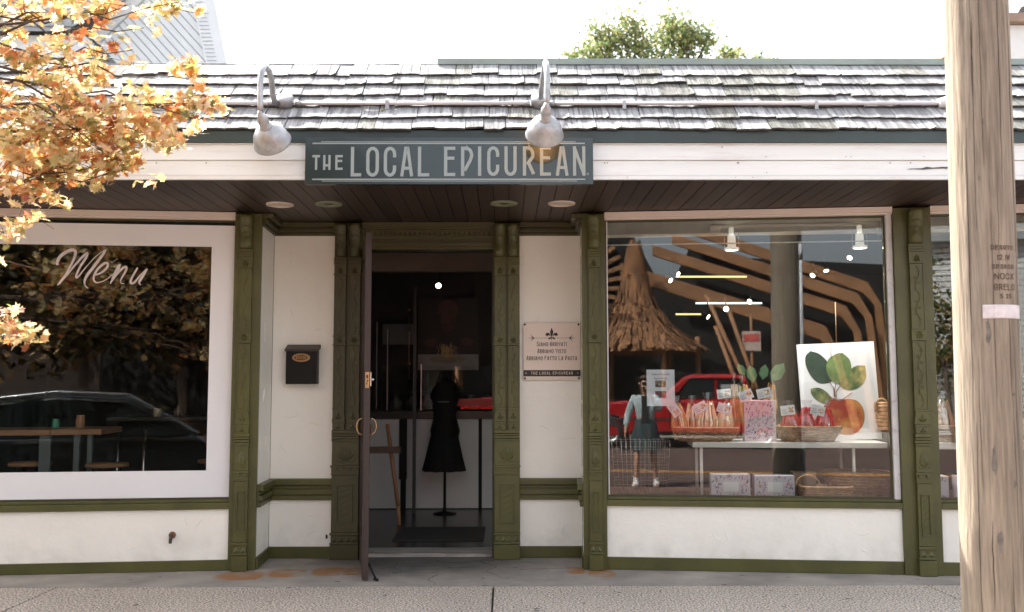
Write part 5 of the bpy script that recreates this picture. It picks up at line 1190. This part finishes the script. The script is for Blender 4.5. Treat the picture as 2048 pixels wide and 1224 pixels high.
def crown_tree(name, label, base, clumps, leafm, leaf, trunk_r, seed, grp=None, cat='tree', dens=1.0):
    rr = random.Random(seed); t = thing(name, base, label, cat, grp); b = Vector(base); cz = sum(c[0][2] for c in clumps)/len(clumps)
    cx = sum(c[0][0] for c in clumps)/len(clumps); cy = sum(c[0][1] for c in clumps)/len(clumps)
    top = Vector((cx, cy, cz)); mbt = MB(); P = limb(mbt, b, b.lerp(top, .62), trunk_r, trunk_r*.6, rr, .03, 8)
    for c, r, n in clumps: Q_ = limb(mbt, P[-1], c, trunk_r*.45, trunk_r*.06, rr, .12, 8); [limb(mbt, Q_[rr.randrange(3, 8)], Vector(c)+Vector((rr.gauss(0,.5)*r[0], rr.gauss(0,.5)*r[1], rr.gauss(0,.5)*r[2])), trunk_r*.12, trunk_r*.03, rr, .1, 4) for _ in range(6)]
    obj('trunk', mbt, BARK, t, origin=base); fo = MB()
    for c, r, n in clumps:
        n = int(n*dens); cents = [Vector(c)+Vector((rr.gauss(0,.46)*r[0], rr.gauss(0,.46)*r[1], rr.gauss(0,.46)*r[2])) for _ in range(max(4, n//26))]
        for k in range(n):
            q = rr.choice(cents)+Vector((rr.gauss(0,1), rr.gauss(0,1), rr.gauss(0,.6)))*leaf*1.9
            fo.add(*leaf_verts(rr, q, leaf*rr.uniform(.7,1.3), (rr.gauss(0,.6), rr.gauss(0,.6), rr.gauss(.5,.5)), True))
    obj('crown', fo, leafm, t)['kind'] = 'stuff'; return t
# tree beyond the roof
crown_tree('ash_tree', 'yellowing green tree rising behind the shop roof', (5.0, 26, -.3), [((2.7,25,12.75),(.7,.9,.55),900), ((3.3,25.5,13.5),(.65,.8,.75),1200), ((4.2,25,13.7),(.65,.8,.75),1300), ((4.7,25,13.0),(.6,.8,.6),900), ((5.75,25.5,13.95),(.55,.7,.8),1200), ((6.4,25,13.5),(.55,.7,.75),1100), ((6.1,25.5,12.8),(.7,.7,.7),1000), ((7.0,25,13.3),(.3,.4,.5),300), ((4.6,26,12.2),(2.2,1.2,.5),1800)], GRNB, .11, .28, 61)
crown_tree('slender_tree', 'small top of a tree just right of the big tree behind the roof', (8.2, 26, -.3), [((7.85,25.5,12.8),(.28,.4,.42),420), ((7.85,25.5,11.9),(.5,.6,.5),300)], GRNB, .14, .12, 62, 'tree tops behind the roof')
crown_tree('slender_tree', 'furthest right small tree top showing over the ridge', (9.6, 27, -.3), [((9.15,26,12.75),(.22,.3,.32),280), ((9.45,26.4,13.1),(.12,.2,.2),70), ((9.2,26,11.9),(.45,.5,.5),300)], GRNB, .14, .12, 63, 'tree tops behind the roof')

# ------------------------------------------------------------------ gabled house behind the shop, top left
hs = thing('clapboard_house', (-7.5, 9.6, -.2), 'pale grey clapboard house behind the shop roof at the top left', 'house')
obj('wall', MB().box(-12, -4.95, 9.06, 14, -.2, 6.9), SIDE, hs)
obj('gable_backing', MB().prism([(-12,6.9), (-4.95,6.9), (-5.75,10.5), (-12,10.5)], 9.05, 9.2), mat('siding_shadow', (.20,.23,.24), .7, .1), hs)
# diagonal clapboards, square to the rising trim
O1 = Vector((-7.12, 7.36)); tdir = Vector((cos(RAD(46)), sin(RAD(46)))); bdir = Vector((cos(RAD(-48)), sin(RAD(-48))))
def clipped(pts, planes):
    for (px, pz, nx, nz) in planes:
        out = []
        for i in range(len(pts)):
            a, b = pts[i], pts[(i+1) % len(pts)]; da = (a[0]-px)*nx+(a[1]-pz)*nz; db = (b[0]-px)*nx+(b[1]-pz)*nz
            if da >= 0: out.append(a)
            if da*db < 0: t = da/(da-db); out.append((a[0]+(b[0]-a[0])*t, a[1]+(b[1]-a[1])*t))
        pts = out
        if len(pts) < 3: return None
    return pts
inner = [(-5.62, 8.6), (-5.22, 6.95)]            # inner edge of the corner board
ed = Vector((inner[1][0]-inner[0][0], inner[1][1]-inner[0][1])).normalized(); en = (ed.y, -ed.x)
if en[0] > 0: en = (-en[0], -en[1])
bw = .118
for k in range(26):
    a = O1+tdir*(k*bw); p = [a, a+bdir*4.5, a+bdir*4.5+tdir*(bw-.012), a+tdir*(bw-.012)]
    pts = clipped([(q.x, q.y) for q in p], [(inner[0][0], inner[0][1], en[0], en[1]), (0, 6.9, 0, 1), (0, 10.4, 0, -1)])
    if not pts: continue
    mb = MB(); n = len(pts)
    vs = [(x, 9.03-.018*max(0, min(1, 1-((Vector((x, z))-a).dot(tdir))/bw)), z) for x, z in pts]+[(x, 9.049, z) for x, z in pts]
    mb.add(vs, [tuple(range(n)), tuple(reversed(range(n, 2*n)))]+[(i, n+i, n+(i+1) % n, (i+1) % n) for i in range(n)]); obj('clapboard', mb, SIDE, hs)
mb = MB(); tn = Vector((-tdir.y, tdir.x)); A = O1-tdir*.02-bdir*.02; q = [A-bdir*.0, A+tdir*3.2, A+tdir*3.2-bdir*.20, A-bdir*.20]
mb.prism([(v.x, v.y) for v in q][::-1], 8.98, 9.05); obj('rake_board', mb, SIDET, hs)
mb = MB(); mb.prism([(-5.75,9.1), (-5.62,8.6), (-5.22,6.92), (-4.86,6.92), (-5.22,8.6), (-5.34,9.1)][::-1], 8.98, 9.05); obj('corner_board', mb, SIDET, hs)
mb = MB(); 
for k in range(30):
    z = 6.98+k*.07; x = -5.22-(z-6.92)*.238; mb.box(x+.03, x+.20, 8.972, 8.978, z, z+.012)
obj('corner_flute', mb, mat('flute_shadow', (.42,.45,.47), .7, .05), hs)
# its lower roof on the far left
lr = obj('lower_roof', MB().add([(-13,8.4,7.42), (-7.35,8.4,7.42), (-6.6,9.0,8.2), (-6.6,9.0,9.2), (-13,9.0,9.2)], [(0,1,2,3,4)]).add([(-13,8.4,7.36), (-7.35,8.4,7.36), (-7.35,8.4,7.42), (-13,8.4,7.42)], [(0,1,2,3)]), ROOF2, hs)
for k in range(15):
    t = k/15; z = 7.44+t*1.7; y = 8.39+t*.6; x1 = -7.33+min(.75, t*1.6)
    obj('roof_course', MB().box(-13, x1, y-.02, y+.01, z, z+.10), ROOF2, lr)
obj('lower_wall', MB().box(-13, -7.2, 8.6, 9.0, 6.9, 7.36), SIDET, hs)
# sliver of a building at the top right
rb = thing('brick_house', (13.5, 15, -.2), 'pale rendered house with a brown brick eave behind the utility pole', 'house')
obj('wall', MB().box(11.2, 17, 14, 20, -.2, 9.66), mat('pale_render', (.74,.71,.69), .7, .05), rb); obj('eave', MB().box(11.1, 17.1, 13.8, 20.2, 9.68, 9.88), mat('brown_brick', (.30,.20,.15), .8, .2), rb); obj('chimney', MB().prism([(11.75,9.885), (11.85,10.05), (12.2,10.2), (12.5,10.2), (12.5,9.885)], 13.9, 14.6), mat('dark_metal_cowl', (.10,.09,.08), .5, .1), rb)

# ------------------------------------------------------------------ across the street (seen in the windows)
# red pickup parked at the far kerb
CARP = mat('red_car_paint', (.36,.010,.012), .22, .03, coat=.8); TYRE = mat('tyre_rubber', (.02,.02,.02), .8, .1); CHR = mat('chrome', (.7,.7,.7), .15, 0, metal=1); CGL = mat('dark_car_glass', (.02,.025,.025), .05, 0, spec=.8)
tk = thing('pickup_truck', (1.3, -18.3, -.2), 'red single cab pickup truck parked at the far kerb, reflected in the display window', 'pickup truck')
yt0, yt1 = -19.15, -17.35; gz = -.2
def carbody(mb, prof, y0, y1, inset=.06):
    n = len(prof); L = []
    for yy, k in ((y0, 0), (y0+inset, 1), (y1-inset, 1), (y1, 0)):
        for x, z in prof: L.append((x, yy, z if k else gz+.32+(z-gz-.32)*.965))
    fs = [tuple(range(n)), tuple(reversed(range(3*n, 4*n)))]
    for j in range(3): fs += [(j*n+i, (j+1)*n+i, (j+1)*n+(i+1) % n, j*n+(i+1) % n) for i in range(n)]
    mb.add(L, fs)
mb = MB(); carbody(mb, [(-1.95,gz+.35), (-2.0,gz+.9), (-1.9,gz+1.12), (-.4,gz+1.22), (3.6,gz+1.22), (3.62,gz+.5), (3.5,gz+.42), (-1.8,gz+.30)], yt0, yt1); obj('body', mb, CARP, tk, bevel=.03)
mb = MB(); carbody(mb, [(.15,gz+1.225), (.72,gz+1.78), (1.0,gz+1.88), (2.05,gz+1.88), (2.35,gz+1.78), (2.48,gz+1.225)], yt0+.1, yt1-.1, .12); obj('cab', mb, CARP, tk, bevel=.03)
mb = MB(); mb.add([(x, yt1-.085, z) for x, z in ((.55,gz+1.26), (2.30,gz+1.26), (2.20,gz+1.72), (.95,gz+1.75))], [(0,1,2,3)]); obj('side_window', mb, CGL, tk)
obj('door_pillar', MB().box(1.55, 1.61, yt1-.09, yt1-.075, gz+1.23, gz+1.74), CARP, tk)
obj('bed', MB().box(2.6, 3.55, yt0+.1, yt1-.1, gz+1.221, gz+1.235), BLACK, tk)
def wheel(par, x, y, s, R_=.36):
    wz = gz+R_; mb = MB().lathe([(R_*.6,-.11), (R_*.95,-.11), (R_,-.07), (R_,.07), (R_*.95,.11), (R_*.6,.11)], (x, y, wz), (0,1,0), 26); o = obj('wheel', mb, TYRE, par)
    mb = MB().lathe([(.001,.06), (R_*.25,.06), (R_*.3,.03), (R_*.55,.05), (R_*.62,.10)], (x, y, wz), (0, s, 0), 20); obj('rim', mb, CHR, o)
for x in (-1.1, 2.75): wheel(tk, x, yt1-.10, 1); wheel(tk, x, yt0+.10, -1)
obj('headlight', MB().box(-2.03, -1.94, yt1-.35, yt1-.06, gz+.72, gz+.90), CHR, tk); obj('headlight', MB().box(-2.03, -1.94, yt0+.06, yt0+.35, gz+.72, gz+.90), CHR, tk)
obj('taillight', MB().box(3.6, 3.64, yt1-.20, yt1-.05, gz+.75, gz+1.0), mat('tail_red', (.5,.02,.02), .3, 0), tk); obj('bumper', MB().box(-2.10, -2.0, yt0+.05, yt1-.05, gz+.38, gz+.55), CHR, tk)
obj('mirror', MB().box(.50, .60, yt1-.02, yt1+.15, gz+1.25, gz+1.42), BLACK, tk); obj('door_handle', MB().box(1.75, 1.92, yt1-.005, yt1+.02, gz+.98, gz+1.01), CHR, tk)
for x in (.42, 1.62, 2.52): obj('door_seam', MB().box(x, x+.02, yt1+.001, yt1+.004, gz+.50, gz+1.18), BLACK, tk)
for x in (-1.1, 2.75): obj('wheel_arch', MB().lathe([(.36,-.002), (.46,-.002), (.47,.006), (.36,.006)], (x, yt1+.003, gz+.38), (0,1,0), 26), BLACK, tk)
obj('side_strip', MB().box(-1.9, 3.6, yt1+.001, yt1+.02, gz+.72, gz+.77), CHR, tk); obj('sill_trim', MB().box(-.6, 2.2, yt1-.02, yt1+.01, gz+.33, gz+.42), BLACK, tk)
obj('window_trim', MB().tube([(.5,yt1-.07,gz+1.24), (.93,yt1-.08,gz+1.77), (2.22,yt1-.08,gz+1.74), (2.33,yt1-.07,gz+1.24)], .018, 6), BLACK, tk)
obj('rear_glass', MB().box(1.70, 2.18, yt1-.082, yt1-.078, gz+1.32, gz+1.62), mat('pale_seat', (.30,.33,.33), .4, .3, 4), tk)
# dark car at the near kerb, left
DKP = mat('black_car_paint', (.012,.016,.016), .15, .02, coat=1)
cr = thing('parked_car', (-4.8, -5.1, -.2), 'black hatchback parked at the near kerb left of the camera', 'car')
c0, c1 = -6.0, -4.25; xs0 = -7.0
mb = MB(); carbody(mb, [(xs0,gz+.35), (xs0-.05,gz+.7), (xs0+.1,gz+.85), (xs0+1.1,gz+.98), (xs0+4.2,gz+1.0), (xs0+4.4,gz+.85), (xs0+4.45,gz+.45), (xs0+4.3,gz+.3)], c0, c1, .1); obj('body', mb, DKP, cr, bevel=.04)
mb = MB(); carbody(mb, [(xs0+1.0,gz+.985), (xs0+1.9,gz+1.42), (xs0+2.6,gz+1.50), (xs0+3.4,gz+1.46), (xs0+4.2,gz+1.0)], c0+.12, c1-.12, .18); obj('cabin', mb, CGL, cr, bevel=.03)
mb = MB().tube([(xs0+1.0,c1-.1,gz+1.0), (xs0+1.9,c1-.16,gz+1.43), (xs0+2.6,c1-.18,gz+1.51), (xs0+3.4,c1-.16,gz+1.47), (xs0+4.2,c1-.1,gz+1.01)], .03, 8); obj('roof_rail', mb, mat('silver_trim', (.35,.37,.38), .25, 0, metal=.8), cr)
for x in (xs0+.85, xs0+3.6): wheel(cr, x, c1-.10, 1, .33); wheel(cr, x, c0+.10, -1, .33)
for y in (c1-.3, c0+.1): obj('headlight', MB().box(xs0-.06, xs0+.05, y, y+.2, gz+.62, gz+.75), CHR, cr)
# timber pavilion with a thatched cone
pv = thing('timber_pavilion', (3.0, -24, -.1), 'dark open pavilion with bent timber arches across the street', 'pavilion')
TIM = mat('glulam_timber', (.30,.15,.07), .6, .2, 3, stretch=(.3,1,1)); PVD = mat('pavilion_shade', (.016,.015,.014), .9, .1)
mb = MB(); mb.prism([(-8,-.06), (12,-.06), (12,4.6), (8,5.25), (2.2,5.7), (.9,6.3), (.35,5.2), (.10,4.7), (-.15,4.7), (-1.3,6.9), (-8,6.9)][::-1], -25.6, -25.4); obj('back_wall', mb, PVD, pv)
mb = MB(); mb.box(-8, 12, -25.39, -24.9, -.06, .02); obj('floor', mb, CONC, pv)
for i, (dx, dz, y) in enumerate(((.45,.50,-24.9), (.10,.10,-24.5), (-.32,-.32,-24.1), (-1.0,-1.0,-23.7))):
    a = Vector((0.1+dx*1.5, 6.15+dz)); b = Vector((5.85+dx, 4.05+dz)); c = Vector((6.25+dx, 3.4+dz*1.1)); d = Vector((6.6+dx*.8, -.05)); h = .18 if i < 3 else .24
    mb = MB(); mb.prism([(a.x, a.y-h), (b.x-.08, b.y-h), (c.x-.12, c.y), (d.x-.12, d.y), (d.x+.12, d.y), (c.x+.11, c.y), (b.x+.1, b.y+h*.8), (a.x, a.y+h)], y, y+.18); obj('arch', mb, TIM, pv, bevel=.02)
for i, p in enumerate((((1.36,3.87),(2.3,1.6)), ((1.85,3.75),(2.55,1.6)), ((1.6,3.0),(2.2,1.2)), ((3.9,2.9),(3.3,1.4)))):
    mb = MB().tube([(p[0][0], -18.95, p[0][1]), (p[1][0], -18.9, p[1][1]), (p[1][0]+(p[1][0]-p[0][0])*.8, -18.85, -.05)], .06, 8)
    tag(obj('leaning_pole', mb, TIM), ('leftmost timber pole leaning in front of the pavilion','second timber pole leaning in front of the pavilion','short timber pole between the two leaning ones','timber pole leaning the other way in front of the arches')[i], 'pole', 'leaning poles')
HX = -.85
hut = thing('thatched_hut', (-.85, -22.6, -.06), 'conical thatched hut beside the pavilion across the street', 'hut')
THA = mat('straw_thatch', (.36,.17,.075), .85, .45, 5, .02, 12, stretch=(2,2,.3), col2=(.16,.085,.045), cs=2.2, cmix=.5)
mb = MB(); rr = random.Random(8)
HT = [(6.1,.03), (5.95,.15), (5.4,.30), (4.7,.40), (4.04,.58), (3.35,1.0), (2.9,1.45), (2.35,2.4), (2.0,2.9)]
def HP(z):
    for (za, ra), (zb, rb_) in zip(HT, HT[1:]):
        if z >= zb: t = min(1, max(0, (za-z)/(za-zb))); return ra+(rb_-ra)*t
    return 2.9
mb.lathe([(HP(z)-.06, z) for z in (2.5, 3.0, 3.5, 4.0, 4.5, 5.0, 5.5, 6.0)]+[(.001,6.1)], (HX,-22.6,-.1), (0,0,1), 40); 
for k in range(1500):
    a = rr.uniform(0, 2*pi); t = rr.uniform(0, .97)**1.4; L = rr.uniform(.25, .6); z = 2.65+3.4*t; r = HP(z); z2 = max(z-L, 2.38+rr.uniform(-.06, .06)); r2 = HP(z2); w_ = rr.uniform(.015, .05)
    c_, s_ = cos(a), sin(a); off = rr.uniform(.02, .11)
    mb.add([(HX+c_*r-s_*w_, -22.6+s_*r+c_*w_, z+off), (HX+c_*r+s_*w_, -22.6+s_*r-c_*w_, z+off), (HX+c_*r2+s_*w_, -22.6+s_*r2-c_*w_, z2+off), (HX+c_*r2-s_*w_, -22.6+s_*r2+c_*w_, z2+off)], [(0,1,2,3)])
obj('thatch', mb, THA, hut)['kind'] = 'stuff'
for k in range(6): a = k*pi/3; obj('post', MB().tube([(HX+cos(a)*1.9, -22.6+sin(a)*1.9, -.06), (HX+cos(a)*1.9, -22.6+sin(a)*1.9, 2.9)], .08, 8), TIM, hut)
fn = thing('slatted_fan_screen', (-3.4, -24, -.06), 'round slatted timber screen behind the thatched hut', 'screen')
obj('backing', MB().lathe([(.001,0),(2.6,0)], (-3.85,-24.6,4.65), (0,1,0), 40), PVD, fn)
for k in range(44):
    a = 2*pi*k/44; mb = MB(Matrix.Translation((-3.85,-24.5,4.65)) @ Matrix.Rotation(a, 4, 'Y')); mb.box(1.3, 2.6, 0, .06, -.07, .07); obj('slat', mb, TIM, fn)
obj('mast', MB().box(-3.6, -3.4, -24.75, -24.62, -.06, 2.4), TIM, fn)
sg = thing('street_sign', (2.54, -18.95, -.06), 'small square sign with a red upper half on a thin post across the street', 'sign')
obj('post', MB().tube([(2.54,-19,-.06),(2.54,-19,3.3)], .035, 8), TIM, sg); obj('sign_plate', MB().box(2.30, 2.78, -18.96, -18.94, 2.31, 2.84), mat('pinkish_plate', (.52,.42,.36), .6, .1), sg); obj('red_field', MB().box(2.33, 2.75, -18.937, -18.93, 2.56, 2.76), mat('faded_red', (.52,.11,.09), .6, .2), sg)
# white sided building right, dark shop row left
wb = thing('white_sided_building', (9, -22, -.06), 'white clapboard building across the street to the right', 'building')
obj('wall', MB().box(7.4, 16, -25.2, -21.4, -.06, 5.4), mat('white_siding_base', (.55,.55,.54), .7, .05), wb); mb = MB()
for k in range(34): mb.box(7.3, 16, -21.39, -21.35+.02, -.0+k*.16, .13+k*.16)
obj('siding', mb, mat('white_siding', (.72,.72,.71), .6, .05), wb)['kind'] = 'stuff'
obj('roof', MB().prism([(7.0,5.41), (16.4,5.41), (15.5,7), (8,7)], -25.6, -21.0), ROOF2, wb)
for x in (8.4, 10.6): f_ = obj('window', MB().box(x, x+1.0, -21.36, -21.30, 1.4, 3.0), CGL, wb); obj('window_frame', MB().box(x-.08, x, -21.36, -21.27, 1.3, 3.1).box(x+1.0, x+1.08, -21.36, -21.27, 1.3, 3.1).box(x-.08, x+1.08, -21.36, -21.27, 3.0, 3.1), WHITE, f_)
crown_tree('kerb_tree', 'thin leafy tree in front of the white building across the street', (7.2, -17.5, -.06), [((7.0,-19.8,3.6),(.6,.6,1.0),500), ((7.4,-19.6,2.2),(.6,.6,.9),500), ((7.9,-19.8,3.0),(.6,.6,.9),400)], GRN, .12, .08, 71, dens=1)
db = thing('brick_warehouse', (-11, -26, -.06), 'dark brick warehouse behind the far trees', 'building')
obj('wall', MB().box(-40, -8.2, -32, -26, -.06, 8), mat('dark_brick', (.045,.03,.025), .8, .2), db); obj('parapet', MB().box(-40.2, -8.0, -32.2, -25.8, 8.01, 8.3), CONC, db)
for i, (x, y, lb, m) in enumerate(((-10.5,-21,'tall dense tree across the street, furthest left', DGR), (-7.6,-20.8,'tall dense tree across the street, middle of the row', DGR), (-5.0,-21,'tall dense tree across the street beside the slatted screen', DGR))):
    crown_tree('broadleaf_tree', lb, (x, y, -.06), [((x,y,4.4),(1.7,1.4,1.5),1700), ((x+.5,y,6.0),(1.6,1.3,1.3),1100), ((x-.4,y+.3,2.9),(1.5,1.2,.8),900), ((x,y,7.4),(1.3,1.2,1.0),500)], m, .24, .16, 80+i, 'trees across the street')
# ------------------------------------------------------------------ the photographer, standing behind the lens (reflected in the window)
SKIN = mat('skin', (.50,.28,.19), .5, .06, 8); DEN = mat('pale_denim', (.42,.50,.53), .8, .2, 20); DKT = mat('black_knit', (.02,.02,.022), .9, .2, 20); SKT = mat('dark_plaid', (.03,.06,.065), .85, .3, 9, col2=(.10,.02,.03), cs=14, cmix=.6); HAIR = mat('brown_hair', (.06,.03,.018), .6, .3, 30)
pe = thing('person', (.50, -7.74, -.2), 'person in a pale denim jacket, dark skirt and white shoes holding up a phone', 'person')
def skin_mesh(name, V, E_, m, par, sub=2, root=0):
    me = bpy.data.meshes.new(name); me.from_pydata([Vector(v[0])-ORG[par] for v in V], E_, []); me.materials.append(m); o = link(name, me); ORG[o] = ORG[par].copy(); o.parent = par
    s = o.modifiers.new('skin', 'SKIN'); 
    for i, v in enumerate(V): sv = me.skin_vertices[0].data[i]; sv.radius = v[1] if isinstance(v[1], tuple) else (v[1], v[1]); sv.use_root = (i == root)
    s.use_smooth_shade = True; q = o.modifiers.new('sub', 'SUBSURF'); q.levels = q.render_levels = sub
    dg = bpy.context.evaluated_depsgraph_get(); m2 = bpy.data.meshes.new_from_object(o.evaluated_get(dg)); o.modifiers.clear(); o.data = m2; return o
X0, Y0 = 0.50, -7.74; g0 = -.2
V = [((X0,Y0,g0+.92),(.15,.11)), ((X0,Y0,g0+1.10),(.125,.095)), ((X0,Y0,g0+1.28),(.15,.10)), ((X0,Y0+.01,g0+1.40),(.10,.08)), ((X0,Y0+.02,g0+1.46),.048), ((X0,Y0+.06,g0+1.53),(.06,.075)), ((X0,Y0+.055,g0+1.61),(.072,.09)), ((X0,Y0+.05,g0+1.67),(.05,.065)),
 ((X0-.17,Y0,g0+1.38),.055), ((X0-.26,Y0-.01,g0+1.12),.042), ((X0-.30,Y0+.07,g0+.90),.032), ((X0-.30,Y0+.10,g0+.83),(.028,.018)),
 ((X0+.17,Y0,g0+1.38),.055), ((X0+.22,Y0+.10,g0+1.20),.042), ((X0+.12,Y0+.24,g0+1.40),.032), ((X0+.06,Y0+.27,g0+1.49),(.026,.018)),
 ((X0-.09,Y0,g0+.84),.085), ((X0-.13,Y0+.10,g0+.48),.055), ((X0-.15,Y0+.05,g0+.12),.036), ((X0-.15,Y0+.05,g0+.06),.034), ((X0-.17,Y0+.18,g0+.04),(.034,.025)),
 ((X0+.09,Y0,g0+.84),.085), ((X0+.12,Y0+.02,g0+.48),.055), ((X0+.15,Y0-.06,g0+.12),.036), ((X0+.15,Y0-.06,g0+.06),.034), ((X0+.17,Y0+.07,g0+.04),(.034,.025))]
E_ = [(0,1),(1,2),(2,3),(3,4),(4,5),(5,6),(6,7),(2,8),(8,9),(9,10),(10,11),(2,12),(12,13),(13,14),(14,15),(0,16),(16,17),(17,18),(18,19),(19,20),(0,21),(21,22),(22,23),(23,24),(24,25)]
skin_mesh('body', V, E_, SKIN, pe)
def fingers(c, d, side, name):
    c = Vector(c); d = Vector(d).normalized(); u = d.cross(Vector(side)).normalized(); mb = MB()
    for k, L in enumerate((.065, .075, .07, .055)):
        b = c+u*(-.027+.018*k); b2 = b+d*L*.55; b3 = b2+(d*.5+Vector(side).normalized()*.85).normalized()*L*.5; mb.tube([b, b2, b3], [.0085, .008, .006], 7)
    mb.tube([c-u*.025-d*.03, c-u*.05+d*.0, c-u*.05+d*.03+Vector(side).normalized()*.02], [.010, .0095, .007], 7); return obj(name, mb, SKIN, pe)
fingers((X0-.30,Y0+.11,g0+.80), (0,.15,-1), (1,.2,0), 'hand'); fingers((X0+.05,Y0+.28,g0+1.52), (-.2,.05,1), (-1,0,0), 'hand')
# head details
mb = MB(); c = Vector((X0,Y0+.05,g0+1.63)); vs = []
mb.lathe([(.005,.115),(.05,.108),(.085,.08),(.098,.04)], c-Vector((0,.012,0)), (0,-.35,1), 18); mb.lathe([(.03,.08),(.085,.05),(.095,0),(.09,-.08),(.075,-.17),(.02,-.2)], c-Vector((0,.065,0)), (0,-.05,1), 18); obj('hair', mb, HAIR, pe)
obj('nose', MB().tube([c+Vector((0,.085,0)), c+Vector((0,.108,-.035))], [.006,.013], 6), SKIN, pe)
for s in (-1, 1): obj('eye', MB().lathe([(.001,.008),(.008,.006),(.011,0)], c+Vector((s*.032,.082,-.005)), (0,1,0), 8), INK, pe)
for s in (-1, 1): obj('ear', MB().lathe([(.001,.012),(.018,.008),(.02,-.01)], c+Vector((s*.085,0,-.02)), (s,0,0), 8), SKIN, pe)
obj('mouth', MB().box(X0-.022, X0+.022, Y0+.125, Y0+.132, g0+1.548, g0+1.556), mat('lips', (.4,.12,.10), .5, 0), pe)
# jacket (open front), top, skirt, socks and shoes
J = [((X0,Y0-.01,g0+1.02),(.165,.125)), ((X0,Y0-.01,g0+1.12),(.155,.12)), ((X0,Y0-.01,g0+1.29),(.17,.12)), ((X0,Y0-.0,g0+1.41),(.10,.085)), ((X0-.18,Y0,g0+1.38),.070), ((X0-.27,Y0-.01,g0+1.12),.058), ((X0-.31,Y0+.06,g0+.94),.046), ((X0+.18,Y0,g0+1.38),.070), ((X0+.23,Y0+.10,g0+1.20),.058), ((X0+.14,Y0+.21,g0+1.36),.046)]
skin_mesh('denim_jacket', J, [(0,1),(1,2),(2,3),(2,4),(4,5),(5,6),(2,7),(7,8),(8,9)], DEN, pe)
mb = MB(); mb.prism([(X0-.055,g0+1.0), (X0+.06,g0+1.0), (X0+.045,g0+1.3), (X0+.055,g0+1.43), (X0-.05,g0+1.43), (X0-.045,g0+1.3)][::-1], Y0+.10, Y0+.135); obj('top', mb, DKT, pe, bevel=.01)
mb = MB(); vs = []; n = 28
for z, r in ((g0+1.06,.15), (g0+.95,.185), (g0+.8,.215), (g0+.58,.255)):
    for k in range(n): a = 2*pi*k/n; f = 1+.05*sin(k*1.57)*(z < g0+.9); vs.append((X0+cos(a)*r*f, Y0+sin(a)*r*.8*f, z))
mb.smooth = True; mb.add(vs, [(j*n+k, j*n+(k+1) % n, (j+1)*n+(k+1) % n, (j+1)*n+k) for j in range(3) for k in range(n)]); obj('skirt', mb, SKT, pe)
for sx, sy, tx, ty in ((-.15,.05,-.17,.18), (.15,-.06,.17,.07)):
    skin_mesh('shoe', [((X0+sx,Y0+sy-.02,g0+.05),.047), ((X0+(sx+tx)/2,Y0+(sy+ty)/2,g0+.045),(.045,.042)), ((X0+tx,Y0+ty,g0+.036),(.042,.033)), ((X0+sx,Y0+sy,g0+.13),.045), ((X0+sx,Y0+sy,g0+.20),.044)], [(0,1),(1,2),(0,3),(3,4)], WHITE, pe)
ph = thing('phone', (X0+.03, Y0+.30, g0+1.50), 'black phone held up by the person in the denim jacket', 'phone')
obj('phone_body', MB().box(X0-.01, X0+.07, Y0+.285, Y0+.294, g0+1.49, g0+1.64), BLACK, ph, bevel=.004); obj('lens', MB().lathe([(.001,.002),(.006,.002)], (X0+.055,Y0+.2945,g0+1.62), (0,1,0), 10), STEEL, ph)
bgp = thing('shoulder_bag', (X0-.30, Y0+.0, g0+.66), 'black bag hanging from the hand of the person in denim', 'bag')
obj('bag_body', MB().box(X0-.40, X0-.22, Y0+.03, Y0+.13, g0+.58, g0+.74), DKT, bgp, bevel=.02); obj('strap', MB().tube([(X0-.38,Y0+.08,g0+.74),(X0-.31,Y0+.10,g0+.80),(X0-.24,Y0+.08,g0+.74)], .008, 6), DKT, bgp)
